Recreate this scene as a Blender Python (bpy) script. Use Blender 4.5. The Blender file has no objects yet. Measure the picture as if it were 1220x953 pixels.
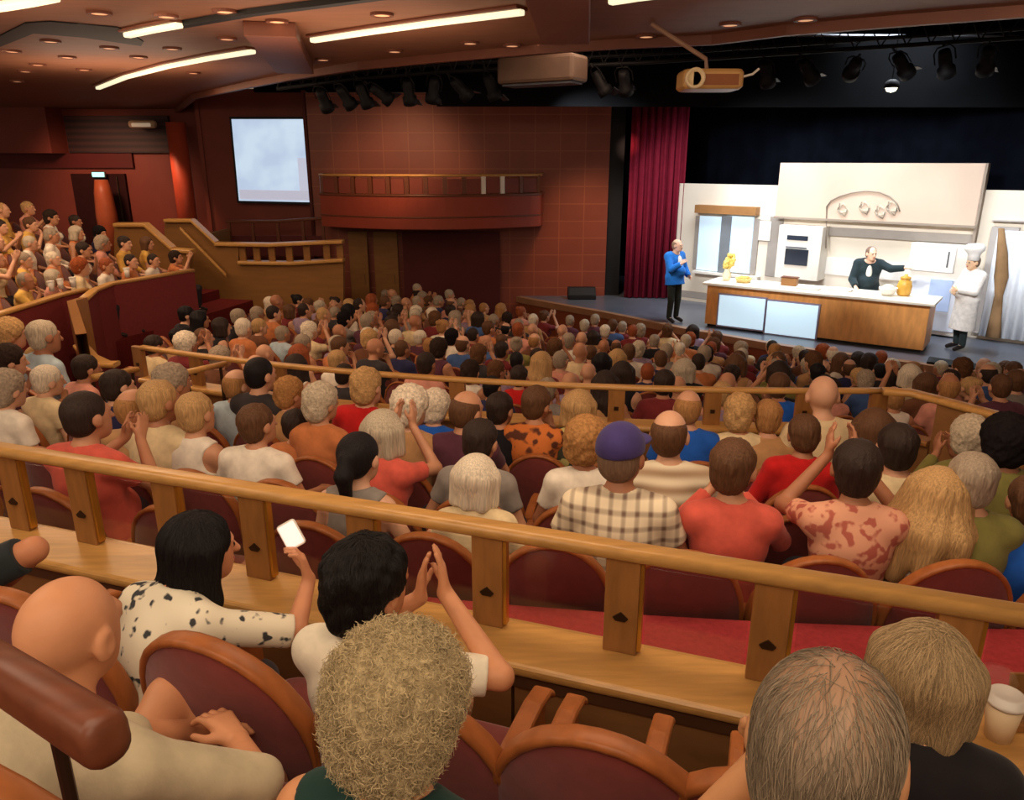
import bpy, math, random
import numpy as np
from mathutils import Vector, Matrix, Euler
random.seed(7)
SC = bpy.context.scene
COL = SC.collection
ZC = 4.35                      # the eye stands this high above the lowest audience floor
F = 900.0; CX = 610.0; CY = 476.5; PITCH = math.radians(17.6)
cp, sp = math.cos(PITCH), math.sin(PITCH)

# ---------------------------------------------------------------- measuring the place
def ray(x, y):
    u = (x - CX) / F; v = (CY - y) / F
    return Vector((u, cp + v * sp, v * cp - sp))
def PZ(x, y, Z):
    r = ray(x, y); return r * (Z / r.z)
def PY(x, y, Y):
    r = ray(x, y); return r * (Y / r.y)
def PT(x, y, t):
    return ray(x, y) * t
def proj(p):
    dep = p[1] * cp - p[2] * sp
    up = p[1] * sp + p[2] * cp
    return CX + F * p[0] / dep, CY - F * up / dep, dep

# ---------------------------------------------------------------- materials
def lin(c):
    return tuple(((x / 255) / 12.92 if x / 255 <= 0.04045 else ((x / 255 + 0.055) / 1.055) ** 2.4) for x in c[:3]) + (1.0,)
MATS = {}
def nodes(name):
    m = bpy.data.materials.new(name); m.use_nodes = True
    nt = m.node_tree; b = nt.nodes['Principled BSDF']
    return m, nt, b
def noise_col(nt, base, amt, scale, coord='Object', stretch=None):
    """base colour socket/value modulated by noise, amt = value spread"""
    tc = nt.nodes.new('ShaderNodeTexCoord'); n = nt.nodes.new('ShaderNodeTexNoise')
    n.inputs['Scale'].default_value = scale; n.inputs['Detail'].default_value = 4
    src = tc.outputs[coord]
    if stretch:
        mp = nt.nodes.new('ShaderNodeMapping'); mp.inputs['Scale'].default_value = stretch
        nt.links.new(src, mp.inputs[0]); src = mp.outputs[0]
    nt.links.new(src, n.inputs['Vector'])
    mr = nt.nodes.new('ShaderNodeMapRange'); mr.inputs[1].default_value = .3; mr.inputs[2].default_value = .7
    mr.inputs[3].default_value = 1 - amt; mr.inputs[4].default_value = 1 + amt
    nt.links.new(n.outputs['Fac'], mr.inputs[0])
    hs = nt.nodes.new('ShaderNodeHueSaturation')
    nt.links.new(mr.outputs[0], hs.inputs['Value'])
    if isinstance(base, tuple): hs.inputs['Color'].default_value = base
    else: nt.links.new(base, hs.inputs['Color'])
    return hs.outputs['Color'], n.outputs['Fac']
def bump(nt, b, fac, strength, dist=.01):
    bp = nt.nodes.new('ShaderNodeBump'); bp.inputs['Strength'].default_value = strength; bp.inputs['Distance'].default_value = dist
    nt.links.new(fac, bp.inputs['Height']); nt.links.new(bp.outputs[0], b.inputs['Normal'])
def mat(name, c, rough=.6, spec=.3, amt=.12, scale=6, stretch=None, metal=0, bmp=0, sheen=0, emit=None, coat=0):
    if name in MATS: return MATS[name]
    m, nt, b = nodes(name)
    col, fac = noise_col(nt, lin(c), amt, scale, 'Object', stretch)
    nt.links.new(col, b.inputs['Base Color'])
    b.inputs['Roughness'].default_value = rough; b.inputs['Specular IOR Level'].default_value = spec
    b.inputs['Metallic'].default_value = metal
    if sheen: b.inputs['Sheen Weight'].default_value = sheen
    if coat: b.inputs['Coat Weight'].default_value = coat
    if bmp: bump(nt, b, fac, bmp)
    if emit:
        b.inputs['Emission Color'].default_value = lin(emit[0]); b.inputs['Emission Strength'].default_value = emit[1]
    MATS[name] = m; return m
def objmat(name, rough, spec, amt, scale, bmp=0, sss=0, sheen=0, stretch=None):
    """colour taken from each object's own colour setting"""
    m, nt, b = nodes(name)
    oi = nt.nodes.new('ShaderNodeObjectInfo')
    col, fac = noise_col(nt, oi.outputs['Color'], amt, scale, 'Object', stretch)
    nt.links.new(col, b.inputs['Base Color'])
    b.inputs['Roughness'].default_value = rough; b.inputs['Specular IOR Level'].default_value = spec
    if sheen: b.inputs['Sheen Weight'].default_value = sheen
    if bmp: bump(nt, b, fac, bmp)
    MATS[name] = m; return m
SKIN = objmat('skin', .5, .35, .10, 9)
HAIR = objmat('hair', .6, .22, .3, 150, .7, stretch=(1, 1, .07))
CURL = objmat('curly_hair', .8, .1, .32, 70, .5)
CLOTH = objmat('cloth', .85, .15, .14, 14, .35, sheen=.1)
EYE = mat('eye', (35, 25, 22), .2, .5, 0)
LIP = mat('lip', (165, 85, 72), .5, .3, .05)
OAK = mat('oak', (152, 104, 56), .32, .45, .16, 5, (6, 6, 1.2), bmp=.05)
OAKL = mat('oak_long', (192, 144, 80), .32, .45, .14, 4, (1.2, 9, 9), bmp=.05)
OAKD = mat('dark_wood_panel', (138, 96, 56), .45, .35, .14, 3, (2, 2, 6))
CHERRY = mat('cherry_wood', (104, 56, 34), .4, .4, .16, 5, (2, 9, 9))
CHAIRWOOD = mat('chair_wood', (160, 94, 48), .4, .35, .16, 5, (5, 5, 1.5))
VELVET = mat('burgundy_velvet', (120, 54, 50), .85, .15, .1, 22, sheen=.25, bmp=.15)
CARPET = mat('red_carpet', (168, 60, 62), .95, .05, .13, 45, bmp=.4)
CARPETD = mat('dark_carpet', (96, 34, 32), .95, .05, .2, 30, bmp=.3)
BLACK = mat('black_paint', (16, 16, 18), .6, .3, .2, 5)
BLACKCLOTH = mat('black_drape', (13, 16, 26), .95, .05, .25, 3)
VOID = mat('dark_loft', (8, 8, 10), .9, .1, .3, 1.5)
STEEL = mat('grey_steel', (120, 122, 128), .35, .5, .1, 5, metal=.8)
BRONZE = mat('dark_bronze', (58, 38, 24), .4, .5, .1, 5, metal=.5)
BRASS = mat('brass', (205, 150, 60), .3, .5, .1, 8, metal=.7)
WHITEP = mat('white_plastic', (236, 230, 218), .45, .4, .04, 5)

# ---------------------------------------------------------------- objects
def link(o, parent=None):
    COL.objects.link(o)
    if parent is not None: o.parent = parent
    return o
def tag(o, label=None, cat=None, group=None, kind=None):
    if label: o['label'] = label
    if cat: o['category'] = cat
    if group: o['group'] = group
    if kind: o['kind'] = kind
    return o
def empty(name, loc=(0, 0, 0), rz=0, label=None, cat=None, group=None):
    o = bpy.data.objects.new(name, None); o.empty_display_size = .1
    o.location = loc; o.rotation_euler = (0, 0, rz)
    link(o); return tag(o, label, cat, group)
def me_np(name, V, Q, mats, smooth=True, mi=None):
    """mesh from numpy verts and quads"""
    me = bpy.data.meshes.new(name)
    nv, nq = len(V), len(Q)
    me.vertices.add(nv); me.vertices.foreach_set('co', np.asarray(V, np.float32).ravel())
    me.loops.add(nq * 4); me.loops.foreach_set('vertex_index', np.asarray(Q, np.int32).ravel())
    me.polygons.add(nq); me.polygons.foreach_set('loop_start', np.arange(0, nq * 4, 4, dtype=np.int32))
    me.polygons.foreach_set('use_smooth', np.full(nq, smooth))
    for m in mats: me.materials.append(m)
    if mi is not None: me.polygons.foreach_set('material_index', np.asarray(mi, np.int32))
    me.update(calc_edges=True); me.validate()
    return me
class MB:
    """collects shapes into one mesh"""
    def __init__(s, M=None): s.v = []; s.f = []; s.M = M
    def add(s, vs, fs):
        b = len(s.v)
        s.v += [s.M @ Vector(p) if s.M is not None else Vector(p) for p in vs]
        s.f += [tuple(b + i for i in f) for f in fs]; return s
    def box(s, c, d, rz=0, R=None):
        R = R or Matrix.Rotation(rz, 3, 'Z'); c = Vector(c)
        vs = [c + R @ Vector((sx * d[0] / 2, sy * d[1] / 2, sz * d[2] / 2)) for sx in (-1, 1) for sy in (-1, 1) for sz in (-1, 1)]
        return s.add(vs, [(0, 1, 3, 2), (4, 6, 7, 5), (0, 4, 5, 1), (2, 3, 7, 6), (0, 2, 6, 4), (1, 5, 7, 3)])
    def tube(s, pts, r, n=10, r2=None):
        pts = [Vector(p) for p in pts]; rings = []
        for i, p in enumerate(pts):
            t = (pts[min(i + 1, len(pts) - 1)] - pts[max(i - 1, 0)]).normalized()
            a = t.cross(Vector((0, 0, 1)))
            if a.length < 1e-3: a = Vector((1, 0, 0))
            a.normalize(); b = t.cross(a)
            rr = r if r2 is None else r + (r2 - r) * i / (len(pts) - 1)
            rings.append([p + (a * math.cos(2 * math.pi * k / n) + b * math.sin(2 * math.pi * k / n)) * rr for k in range(n)])
        return s.loft(rings)
    def loft(s, rings, caps=True, closed=False):
        n = len(rings[0]); vs = [p for r in rings for p in r]; fs = []
        m = len(rings)
        for i in range(m if closed else m - 1):
            j = (i + 1) % m
            for k in range(n): fs.append((i * n + k, i * n + (k + 1) % n, j * n + (k + 1) % n, j * n + k))
        if caps and not closed: fs += [tuple(range(n))[::-1], tuple((m - 1) * n + k for k in range(n))]
        return s.add(vs, fs)
    def lathe(s, c, prof, n=20, axis='Z', R=None):
        c = Vector(c); R = R or Matrix.Identity(3); rings = []
        for r, z in prof:
            rings.append([c + R @ Vector((max(r, 1e-4) * math.cos(2 * math.pi * k / n), max(r, 1e-4) * math.sin(2 * math.pi * k / n), z)) for k in range(n)])
        return s.loft(rings)
    def sweep(s, path, prof, closed=False):
        """profile (out, up) carried along a path, out = horizontal normal"""
        path = [Vector(p) for p in path]; rings = []; m = len(path)
        for i, p in enumerate(path):
            a = path[max(i - 1, 0)] if not closed else path[i - 1]
            b = path[min(i + 1, m - 1)] if not closed else path[(i + 1) % m]
            t = b - a; t.z = 0; t.normalize(); nrm = Vector((-t.y, t.x, 0))
            rings.append([p + nrm * u + Vector((0, 0, w)) for u, w in prof])
        return s.loft(rings, closed=closed)
    def prism(s, poly, off):
        """closed polygon (3D points) extruded by off"""
        off = Vector(off); n = len(poly); vs = [Vector(p) for p in poly] + [Vector(p) + off for p in poly]
        return s.add(vs, [tuple(range(n))[::-1], tuple(range(n, 2 * n))] + [(k, (k + 1) % n, n + (k + 1) % n, n + k) for k in range(n)])
    def mesh(s, name, m, smooth=False):
        me = bpy.data.meshes.new(name); me.from_pydata([tuple(p) for p in s.v], [], s.f)
        me.materials.append(m); me.validate()
        import bmesh
        bm = bmesh.new(); bm.from_mesh(me); bmesh.ops.recalc_face_normals(bm, faces=bm.faces); bm.to_mesh(me); bm.free()
        if smooth: me.polygons.foreach_set('use_smooth', [True] * len(me.polygons))
        me.update(); return me
    def build(s, name, m, parent=None, smooth=False, bevel=0, auto=None):
        me = s.mesh(name, m, smooth)
        o = bpy.data.objects.new(name, me); link(o, parent)
        if bevel:
            md = o.modifiers.new('bevel', 'BEVEL'); md.width = bevel; md.segments = 2; md.limit_method = 'ANGLE'
        return o
def RR(w, h, r=None, n=3):
    """rounded rectangle profile centred on the origin"""
    r = r if r is not None else min(w, h) * .3; out = []
    for (sx, sy, a0) in ((1, 1, 0), (-1, 1, 90), (-1, -1, 180), (1, -1, 270)):
        for k in range(n + 1):
            a = math.radians(a0 + 90 * k / n)
            out.append((sx * (w / 2 - r) + r * math.cos(a), sy * (h / 2 - r) + r * math.sin(a)))
    return out
def struct(name, mb, m, **kw):
    o = mb.build(name, m, **kw); o['kind'] = 'structure'; return o
WORLD_BUILT = []               # roots whose meshes were laid out in place: get a base origin at the end
def placed(o): WORLD_BUILT.append(o); return o

# ---------------------------------------------------------------- soft shapes: signed distance + surface nets
class SDF:
    def __init__(s, h): s.h = h; s.p = []; s.clips = []
    def cap(s, a, b, ra, rb=None, k=.02, op='+', flat=False, sc=None):
        s.p.append(('c', Vector(a), Vector(b), ra, ra if rb is None else rb, k, op, flat, sc)); return s
    def ell(s, c, r, M=None, k=.02, op='+'):
        s.p.append(('e', Vector(c), Vector(r), M, None, k, op, False, None)); return s
    def clip(s, n, o): s.clips.append((np.array(Vector(n).normalized()), np.array(Vector(o)))); return s
    def bbox(s, p):
        if p[0] == 'c':
            R = max(p[3], p[4]) * (max(p[8]) if p[8] else 1)
            lo = np.minimum(p[1], p[2]) - R; hi = np.maximum(p[1], p[2]) + R
        else:
            R = max(p[2]) if p[3] is not None else None
            e = np.array([R] * 3) if R else np.array(p[2]); lo = np.array(p[1]) - e; hi = np.array(p[1]) + e
        return lo, hi
    def mesh(s, noise=None):
        h = s.h; bb = [s.bbox(p) for p in s.p if p[6] == '+']
        lo = np.min([b[0] for b in bb], axis=0) - 4 * h; hi = np.max([b[1] for b in bb], axis=0) + 4 * h
        n = np.ceil((hi - lo) / h).astype(int) + 1
        D = np.full(n, .5, np.float32)
        ax = [lo[i] + h * np.arange(n[i]) for i in range(3)]
        for p in s.p:
            k = p[5]; b0, b1 = s.bbox(p); mg = k + 3 * h
            i0 = np.clip(np.floor((b0 - mg - lo) / h).astype(int), 0, n); i1 = np.clip(np.ceil((b1 + mg - lo) / h).astype(int) + 1, 0, n)
            if (i1 <= i0).any(): continue
            sl = tuple(slice(i0[i], i1[i]) for i in range(3))
            X, Y, Z = np.meshgrid(*[ax[i][sl[i]].astype(np.float32) for i in range(3)], indexing='ij')
            if p[0] == 'c':
                a, b, ra, rb = p[1], p[2], p[3], p[4]; q = p[8] or (1, 1, 1)
                ux, uy, uz = (b[0] - a[0]) / q[0], (b[1] - a[1]) / q[1], (b[2] - a[2]) / q[2]; L = max(ux * ux + uy * uy + uz * uz, 1e-9)
                px, py, pz = (X - a[0]) / q[0], (Y - a[1]) / q[1], (Z - a[2]) / q[2]
                t0 = (px * ux + py * uy + pz * uz) / L; t = np.clip(t0, 0, 1)
                d = np.sqrt((px - t * ux) ** 2 + (py - t * uy) ** 2 + (pz - t * uz) ** 2) - (ra + (rb - ra) * t)
                if p[8]: d = d * min(q)
                if p[7]: d = np.maximum(d, (t0 - 1) * math.sqrt(L))
            else:
                px, py, pz = X - p[1][0], Y - p[1][1], Z - p[1][2]
                if p[3] is not None:
                    M = p[3]
                    px, py, pz = (M[0][0] * px + M[1][0] * py + M[2][0] * pz, M[0][1] * px + M[1][1] * py + M[2][1] * pz, M[0][2] * px + M[1][2] * py + M[2][2] * pz)
                r = p[2]
                k0 = np.sqrt((px / r[0]) ** 2 + (py / r[1]) ** 2 + (pz / r[2]) ** 2)
                k1 = np.sqrt((px / r[0] ** 2) ** 2 + (py / r[1] ** 2) ** 2 + (pz / r[2] ** 2) ** 2)
                d = k0 * (k0 - 1) / np.maximum(k1, 1e-6)
            B = D[sl]; k = max(k, 1e-4)
            if p[6] == '+':
                t = np.clip(.5 + .5 * (B - d) / k, 0, 1); D[sl] = B * (1 - t) + d * t - k * t * (1 - t)
            else:
                d = -d; t = np.clip(.5 - .5 * (B - d) / k, 0, 1); D[sl] = B * (1 - t) + d * t + k * t * (1 - t)
        if noise is not None or s.clips:
            X, Y, Z = np.meshgrid(*[a.astype(np.float32) for a in ax], indexing='ij')
            if noise is not None: D += noise(X, Y, Z)
            for nn, o in s.clips: D = np.maximum(D, (X - o[0]) * nn[0] + (Y - o[1]) * nn[1] + (Z - o[2]) * nn[2])
        return nets(D, lo, h)
def nets(D, lo, h):
    ins = D < 0; n = np.array(D.shape)
    c = np.zeros(n - 1, np.int8)
    for dx in (0, 1):
        for dy in (0, 1):
            for dz in (0, 1): c += ins[dx:n[0] - 1 + dx, dy:n[1] - 1 + dy, dz:n[2] - 1 + dz]
    act = (c > 0) & (c < 8); idx = np.argwhere(act); N = len(idx)
    ids = np.full(n - 1, -1, np.int32); ids[act] = np.arange(N)
    off = [(a, b, e) for a in (0, 1) for b in (0, 1) for e in (0, 1)]
    val = [D[idx[:, 0] + o[0], idx[:, 1] + o[1], idx[:, 2] + o[2]] for o in off]
    acc = np.zeros((N, 3), np.float32); cnt = np.zeros(N, np.float32)
    for i in range(8):
        for j in range(i + 1, 8):
            df = [off[j][q] - off[i][q] for q in range(3)]
            if sum(map(abs, df)) != 1: continue
            m = (val[i] < 0) != (val[j] < 0); den = val[i] - val[j]
            t = np.where(m, val[i] / np.where(np.abs(den) < 1e-9, 1, den), 0)
            for q in range(3): acc[:, q] += m * (off[i][q] + t * df[q])
            cnt += m
    V = (idx + acc / cnt[:, None]) * h + lo
    Q = []
    for a in range(3):
        b, e = (a + 1) % 3, (a + 2) % 3
        s0 = [slice(None)] * 3; s1 = [slice(None)] * 3; s0[a] = slice(0, -1); s1[a] = slice(1, None)
        A, B = ins[tuple(s0)], ins[tuple(s1)]
        for flip, m in ((False, A & ~B), (True, ~A & B)):
            g = np.argwhere(m)
            g = g[(g[:, b] > 0) & (g[:, e] > 0) & (g[:, b] < n[b] - 1) & (g[:, e] < n[e] - 1)]
            if not len(g): continue
            def cell(db, de):
                q = g.copy(); q[:, b] -= db; q[:, e] -= de; return ids[q[:, 0], q[:, 1], q[:, 2]]
            quad = np.stack([cell(1, 1), cell(0, 1), cell(0, 0), cell(1, 0)], 1)
            Q.append(quad[:, ::-1] if flip else quad)
    return V, np.concatenate(Q)
# ---------------------------------------------------------------- people
SHOE = mat('shoe_leather', (40, 30, 26), .5, .3, .1, 8)
def V3(*a): return Vector(a)
def head_prims(s, c, M, hs, fine):
    P = lambda x, y, z: c + M @ (Vector((x, y, z)) * hs)
    E = lambda p, r, k=.02, op='+': s.ell(P(*p), Vector(r) * hs, M, k, op)
    E((0, -.015, .022), (.077, .097, .092)); E((0, .03, -.035), (.063, .067, .086), .03)
    E((0, .058, -.088), (.034, .034, .03), .03); E((0, .078, .022), (.05, .02, .013), .02)
    s.cap(P(0, .092, .002), P(0, .112, -.03), .009 * hs, .014 * hs, .012)
    for q in (-1, 1):
        E((q * .08, -.008, -.012), (.013, .026, .035), .008)
        if fine: E((q * .093, -.002, -.006), (.009, .012, .019), .006, '-')
        if fine:
            E((q * .031, .103, .004), (.017, .014, .011), .012, '-'); E((q * .031, .084, .003), (.013, .013, .013), .004)
    if fine: E((0, .093, -.06), (.024, .012, .010), .01)
def hand(s, w, d, nrm, side, curl=.5, spread=.25, fr=.0095):
    """palm, four fingers of different lengths with bent joints, thumb leaving the side of the palm"""
    d = d.normalized(); nrm = (nrm - d * nrm.dot(d)).normalized(); lat = d.cross(nrm)
    for o in (-.028, -.009, .010, .028):
        s.cap(w + lat * o * .6 + d * .01, w + lat * o + d * .082, .016, .0135, .012)
    R = lambda v, a: v * math.cos(a) + nrm * math.sin(a)
    for o, L in ((-.030, .068), (-.010, .078), (.011, .074), (.031, .058)):
        dd = (d + lat * o * spread * 12).normalized(); a0 = w + lat * o * 1.05 + d * .084
        f1 = dd * math.cos(curl * .6) + nrm * math.sin(curl * .6); p1 = a0 + f1 * L * .5
        f2 = dd * math.cos(curl * 1.5) + nrm * math.sin(curl * 1.5); p2 = p1 + f2 * L * .42
        s.cap(a0, p1, fr, fr * .95, .006); s.cap(p1, p2, fr * .95, fr * .85, .004)
    tb = w + d * .025 + lat * side * .026
    t1 = tb + (d * .6 + lat * side * .65 + nrm * .35).normalized() * .042
    t2 = t1 + (d * .9 + lat * side * .25 + nrm * .35).normalized() * .032
    s.cap(tb, t1, fr * 1.35, fr * 1.15, .01); s.cap(t1, t2, fr * 1.15, fr, .005)
def rot(lean=0, side=0, twist=0):
    return Matrix.Rotation(twist, 3, 'Z') @ Matrix.Rotation(side, 3, 'Y') @ Matrix.Rotation(-lean, 3, 'X')
ARM = {  # elbow, wrist, hand direction, palm normal, curl   (for the right side)
    'lap': ((.25, -.02, .70), (.13, .21, .60), (-.5, .8, -.15), (-.2, 0, -1), .5),
    'rest': ((.285, -.03, .72), (.27, .22, .67), (-.05, 1, -.1), (0, 0, -1), .45),
    'clap': ((.25, .12, .78), (.05, .27, .96), (-.1, .5, .85), (-1, 0, 0), .25),
    'high': ((.25, .18, .92), (.055, .26, 1.15), (-.05, .35, .93), (-1, 0, 0), .25),
    'chin': ((.20, .14, .76), (.06, .19, .99), (-.25, -.2, .9), (0, -1, 0), 1.0),
    'down': ((.25, -.06, 1.13), (.26, .03, .90), (0, .15, -1), (-1, 0, 0), .5),
}
def person_meshes(h=.012, female=False, lean=0., side=0., twist=0., head=(0, 0, 0), hoff=(0, 0, 0), hs=1.08, arms=('lap', 'lap'), sleeve=.6,
                  neckline=.0, belly=0., wide=1., stand=False, tank=False, legs=True, skirt=0., crossed=False, hem=.95, fine=None, coat=0., trunk_in=.012, legpos=None, name='person'):
    fine = (h < .0105) if fine is None else fine
    dz = .46 if stand else 0.
    piv = V3(0, -.02, .52 + dz); T = rot(lean, side, twist)
    X = lambda x, y, z: piv + T @ (V3(x, y, z + dz) - piv)
    w = wide * (.93 if female else 1.)
    hc = X(0, .01, 1.175) + V3(*hoff); HM = (T @ rot(0, 0, 0)) if False else rot(head[1], head[2], head[0])
    nb = X(0, -.045, 1.01)
    sh = {q: X(q * .165 * w, -.055, .95) for q in (-1, 1)}
    def torso(s, g):
        s.ell(X(0, -.02, .51), V3(.165 * w + g, .12 + g, .11 + g), T, .04)
        s.cap(X(0, -.03, .55), X(0, -.05, .82), .142 * w + g, .158 * w + g, .05, sc=(1, .74, 1))
        s.ell(X(0, -.05, .85), V3(.165 * w + g, .112 + g, .14 + g), T, .04)
        s.cap(X(-.13 * w, -.06, .945), X(.13 * w, -.06, .945), .055 + g, None, .05)
        for q in (-1, 1): s.cap(nb + V3(0, 0, .0), sh[q], .046 + g * .8, .05 + g, .05)
        if belly: s.ell(X(0, .05, .64), V3(.14 + g, .10 + belly + g, .12 + g), T, .05)
        if female:
            for q in (-1, 1): s.ell(X(q * .075, .045, .82), V3(.068 + g, .062 + g, .065 + g), T, .03)
    A = {}
    for q, a in ((-1, arms[0]), (1, arms[1])):
        if isinstance(a, str):
            e, wr, d, nm, cu = ARM[a]; sx = V3(q, 1, 1)
            f = lambda p: V3(p[0] * q, p[1], p[2])
            if stand or a == 'down': A[q] = (f(e) , f(wr), f(d), f(nm), cu)
            else: A[q] = (X(*f(e)), X(*f(wr)), T @ f(d), T @ f(nm), cu)
            if stand and a != 'down': A[q] = (X(*f(e)), X(*f(wr)), T @ f(d), T @ f(nm), cu)
        else: A[q] = tuple(V3(*v) if not isinstance(v, (int, float)) else v for v in a)
    aw = .92 if female else 1.
    # legs
    LG = {}
    for q in (-1, 1):
        if stand: LG[q] = (V3(q * .09, -.01, .95), V3(q * .10, .02, .50), V3(q * .105, -.01, .09), V3(q * .125, .14, .035))
        else: LG[q] = (V3(q * .09, .0, .505), V3(q * .125, .39, .50), V3(q * .12, .36, .09), V3(q * .14, .49, .035))
    if crossed and not stand: LG[1] = (V3(.09, 0, .52), V3(.02, .40, .66), V3(-.20, .44, .42), V3(-.22, .56, .36))
    if legpos: LG.update(legpos)
    b = SDF(h); torso(b, 0)
    b.cap(nb - V3(0, 0, .03), hc + HM @ (V3(0, -.025, -.07) * hs), .056 * aw, .052 * aw, .03)
    head_prims(b, hc, HM, hs, fine)
    for q in (-1, 1):
        e, wr, d, nm, cu = A[q]
        b.cap(sh[q], e, .052 * aw, .040 * aw, .03); b.cap(e, wr, .041 * aw, .027 * aw, .015)
        hand(b, wr, d, nm, -q if d.cross(nm).x * q > 0 else q, cu, fr=max(.0095, h * .8))
        if legs:
            hp, kn, an, to = LG[q]
            b.cap(hp, kn, .088, .060, .03); b.cap(kn, an, .057, .036, .015); b.cap(an, to, .038, .03, .02)
    Vb, Qb = b.mesh()
    mi = None; mats = [SKIN]
    if fine:
        fc = Vb[Qb].mean(axis=1); mi = np.zeros(len(Qb), int); mats = [SKIN, EYE, LIP]
        for q in (-1, 1):
            e = np.array(hc + HM @ (V3(q * .031, .097, .003) * hs)); mi[np.linalg.norm(fc - e, axis=1) < .0125 * hs] = 1
        e = np.array(hc + HM @ (V3(0, .105, -.06) * hs)); dv = (fc - e) @ np.array(HM); mi[(np.abs(dv[:, 0]) < .022 * hs) & (np.abs(dv[:, 2]) < .008) & (np.abs(dv[:, 1]) < .02)] = 2
    if legs and not fine:
        fc = Vb[Qb].mean(axis=1); mats = [SKIN, SHOE]; mi = (fc[:, 2] < .105).astype(int)
    out = {'body': me_np(name, Vb, Qb, mats, mi=mi)}
    # shirt / jacket / dress
    g = trunk_in; c = SDF(h)
    torso(c, g)
    if not tank:
        for q in (-1, 1):
            e, wr, d, nm, cu = A[q]
            if sleeve <= 1: c.cap(sh[q], sh[q].lerp(e, sleeve), .054 * aw + g, .049 * aw + g, .03, flat=True)
            else:
                c.cap(sh[q], e, .054 * aw + g, .043 * aw + g, .03); c.cap(e, e.lerp(wr, sleeve - 1), .043 * aw + g, .031 * aw + g, .012, flat=True)
    if coat:
        c.cap(V3(0, -.01, .95), V3(0, 0, .95 - coat), .175 * w, .20 * w, .05, sc=(1, .8, 1), flat=True)
    if skirt and not stand:
        for q in (-1, 1): c.cap(LG[q][0], LG[q][1], .10, .078, .06)
    c.ell(nb + T @ V3(0, .03, .05 - neckline * .3), V3(.075 + neckline, .085 + neckline * .6, .055 + neckline), T, .012, '-')
    if tank:
        for q in (-1, 1): c.ell(sh[q] + T @ V3(q * .035, 0, -.03), V3(.075, .2, .10), T, .015, '-')
    Vc, Qc = c.mesh(); out['shirt'] = me_np('shirt', Vc, Qc, [CLOTH])
    if legs:
        t = SDF(h); t.ell(V3(0, -.02, .52 + dz), V3(.172 * w, .128, .10), None, .03)
        for q in (-1, 1):
            hp, kn, an, to = LG[q]
            if stand: t.cap(hp, kn, .098, .072, .03); t.cap(kn, an, .070, .055, .02, flat=True)
            else:
                t.cap(hp, hp.lerp(kn, min(1, hem * 1.05)), .097, .070, .03, flat=hem < .95)
                if hem >= .95: t.cap(kn, kn.lerp(an, .93), .067, .052, .015, flat=True)
        Vt, Qt = t.mesh(); out['trousers'] = me_np('trousers', Vt, Qt, [CLOTH])
        if fine or stand:
            f = SDF(h)
            for q in (-1, 1):
                hp, kn, an, to = LG[q]; f.cap(an, to, .046, .038, .02)
            f.clip((0, 0, 1), V3(0, 0, .10) if not crossed else V3(0, 0, .5)); Vf, Qf = f.mesh()
            if stand or not crossed: out['shoes'] = me_np('shoes', Vf, Qf, [CLOTH])
    out['frame'] = Matrix.Translation(hc) @ (HM.to_4x4() @ Matrix.Scale(hs, 4))
    out['hc'] = hc; out['sh'] = sh; out['A'] = A
    return out
def curls(a, f, seed=0):
    def n(X, Y, Z):
        return a * (np.sin(X * f + 1.3 + seed) * np.sin(Y * f * 1.1 + .7) * np.sin(Z * f * .93 + seed) + .5 * np.sin(X * f * 2.1 + Z * 30) * np.sin(Y * f * 1.9 + 2) * np.sin(Z * f * 2.3))
    return n
def locks(a, n, seed=0):
    def f(X, Y, Z):
        ph = np.arctan2(X, Y + .02); r = np.sqrt(X * X + (Y + .02) ** 2)
        w = np.clip(r / .06, 0, 1)
        return a * w * (np.sin(ph * n + seed + 3 * np.sin(Z * 9 + ph * 2)) + .6 * np.sin(ph * n * 2.3 + 1 + Z * 14) + .4 * np.sin(ph * n * .6 + Z * 22))
    return f
def thin_mat():
    m, nt, b = nodes('thin_grey_hair'); oi = nt.nodes.new('ShaderNodeObjectInfo'); tc = nt.nodes.new('ShaderNodeTexCoord'); sx = nt.nodes.new('ShaderNodeSeparateXYZ')
    nt.links.new(tc.outputs['Object'], sx.inputs[0]); mr = nt.nodes.new('ShaderNodeMapRange'); mr.inputs[1].default_value = .02; mr.inputs[2].default_value = .13; nt.links.new(sx.outputs['Z'], mr.inputs[0])
    mp = nt.nodes.new('ShaderNodeMapping'); mp.inputs['Scale'].default_value = (1, .25, .25); n = nt.nodes.new('ShaderNodeTexNoise'); n.inputs['Scale'].default_value = 70; n.inputs['Detail'].default_value = 3
    nt.links.new(tc.outputs['Object'], mp.inputs[0]); nt.links.new(mp.outputs[0], n.inputs['Vector']); mu = nt.nodes.new('ShaderNodeMath'); mu.operation = 'MULTIPLY'; ad = nt.nodes.new('ShaderNodeMath'); ad.operation = 'MULTIPLY_ADD'; ad.inputs[1].default_value = 1.25; ad.inputs[2].default_value = .0
    nt.links.new(n.outputs['Fac'], ad.inputs[0]); nt.links.new(mr.outputs[0], mu.inputs[0]); nt.links.new(ad.outputs[0], mu.inputs[1]); mx = nt.nodes.new('ShaderNodeMix'); mx.data_type = 'RGBA'; mx.inputs[7].default_value = lin((178, 128, 94))
    nt.links.new(mu.outputs[0], mx.inputs[0]); nt.links.new(oi.outputs['Color'], mx.inputs[6]); nt.links.new(mx.outputs[2], b.inputs['Base Color']); b.inputs['Roughness'].default_value = .55; bump(nt, b, n.outputs['Fac'], .5); return m
THIN = thin_mat()
HAIRM = {}
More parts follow.
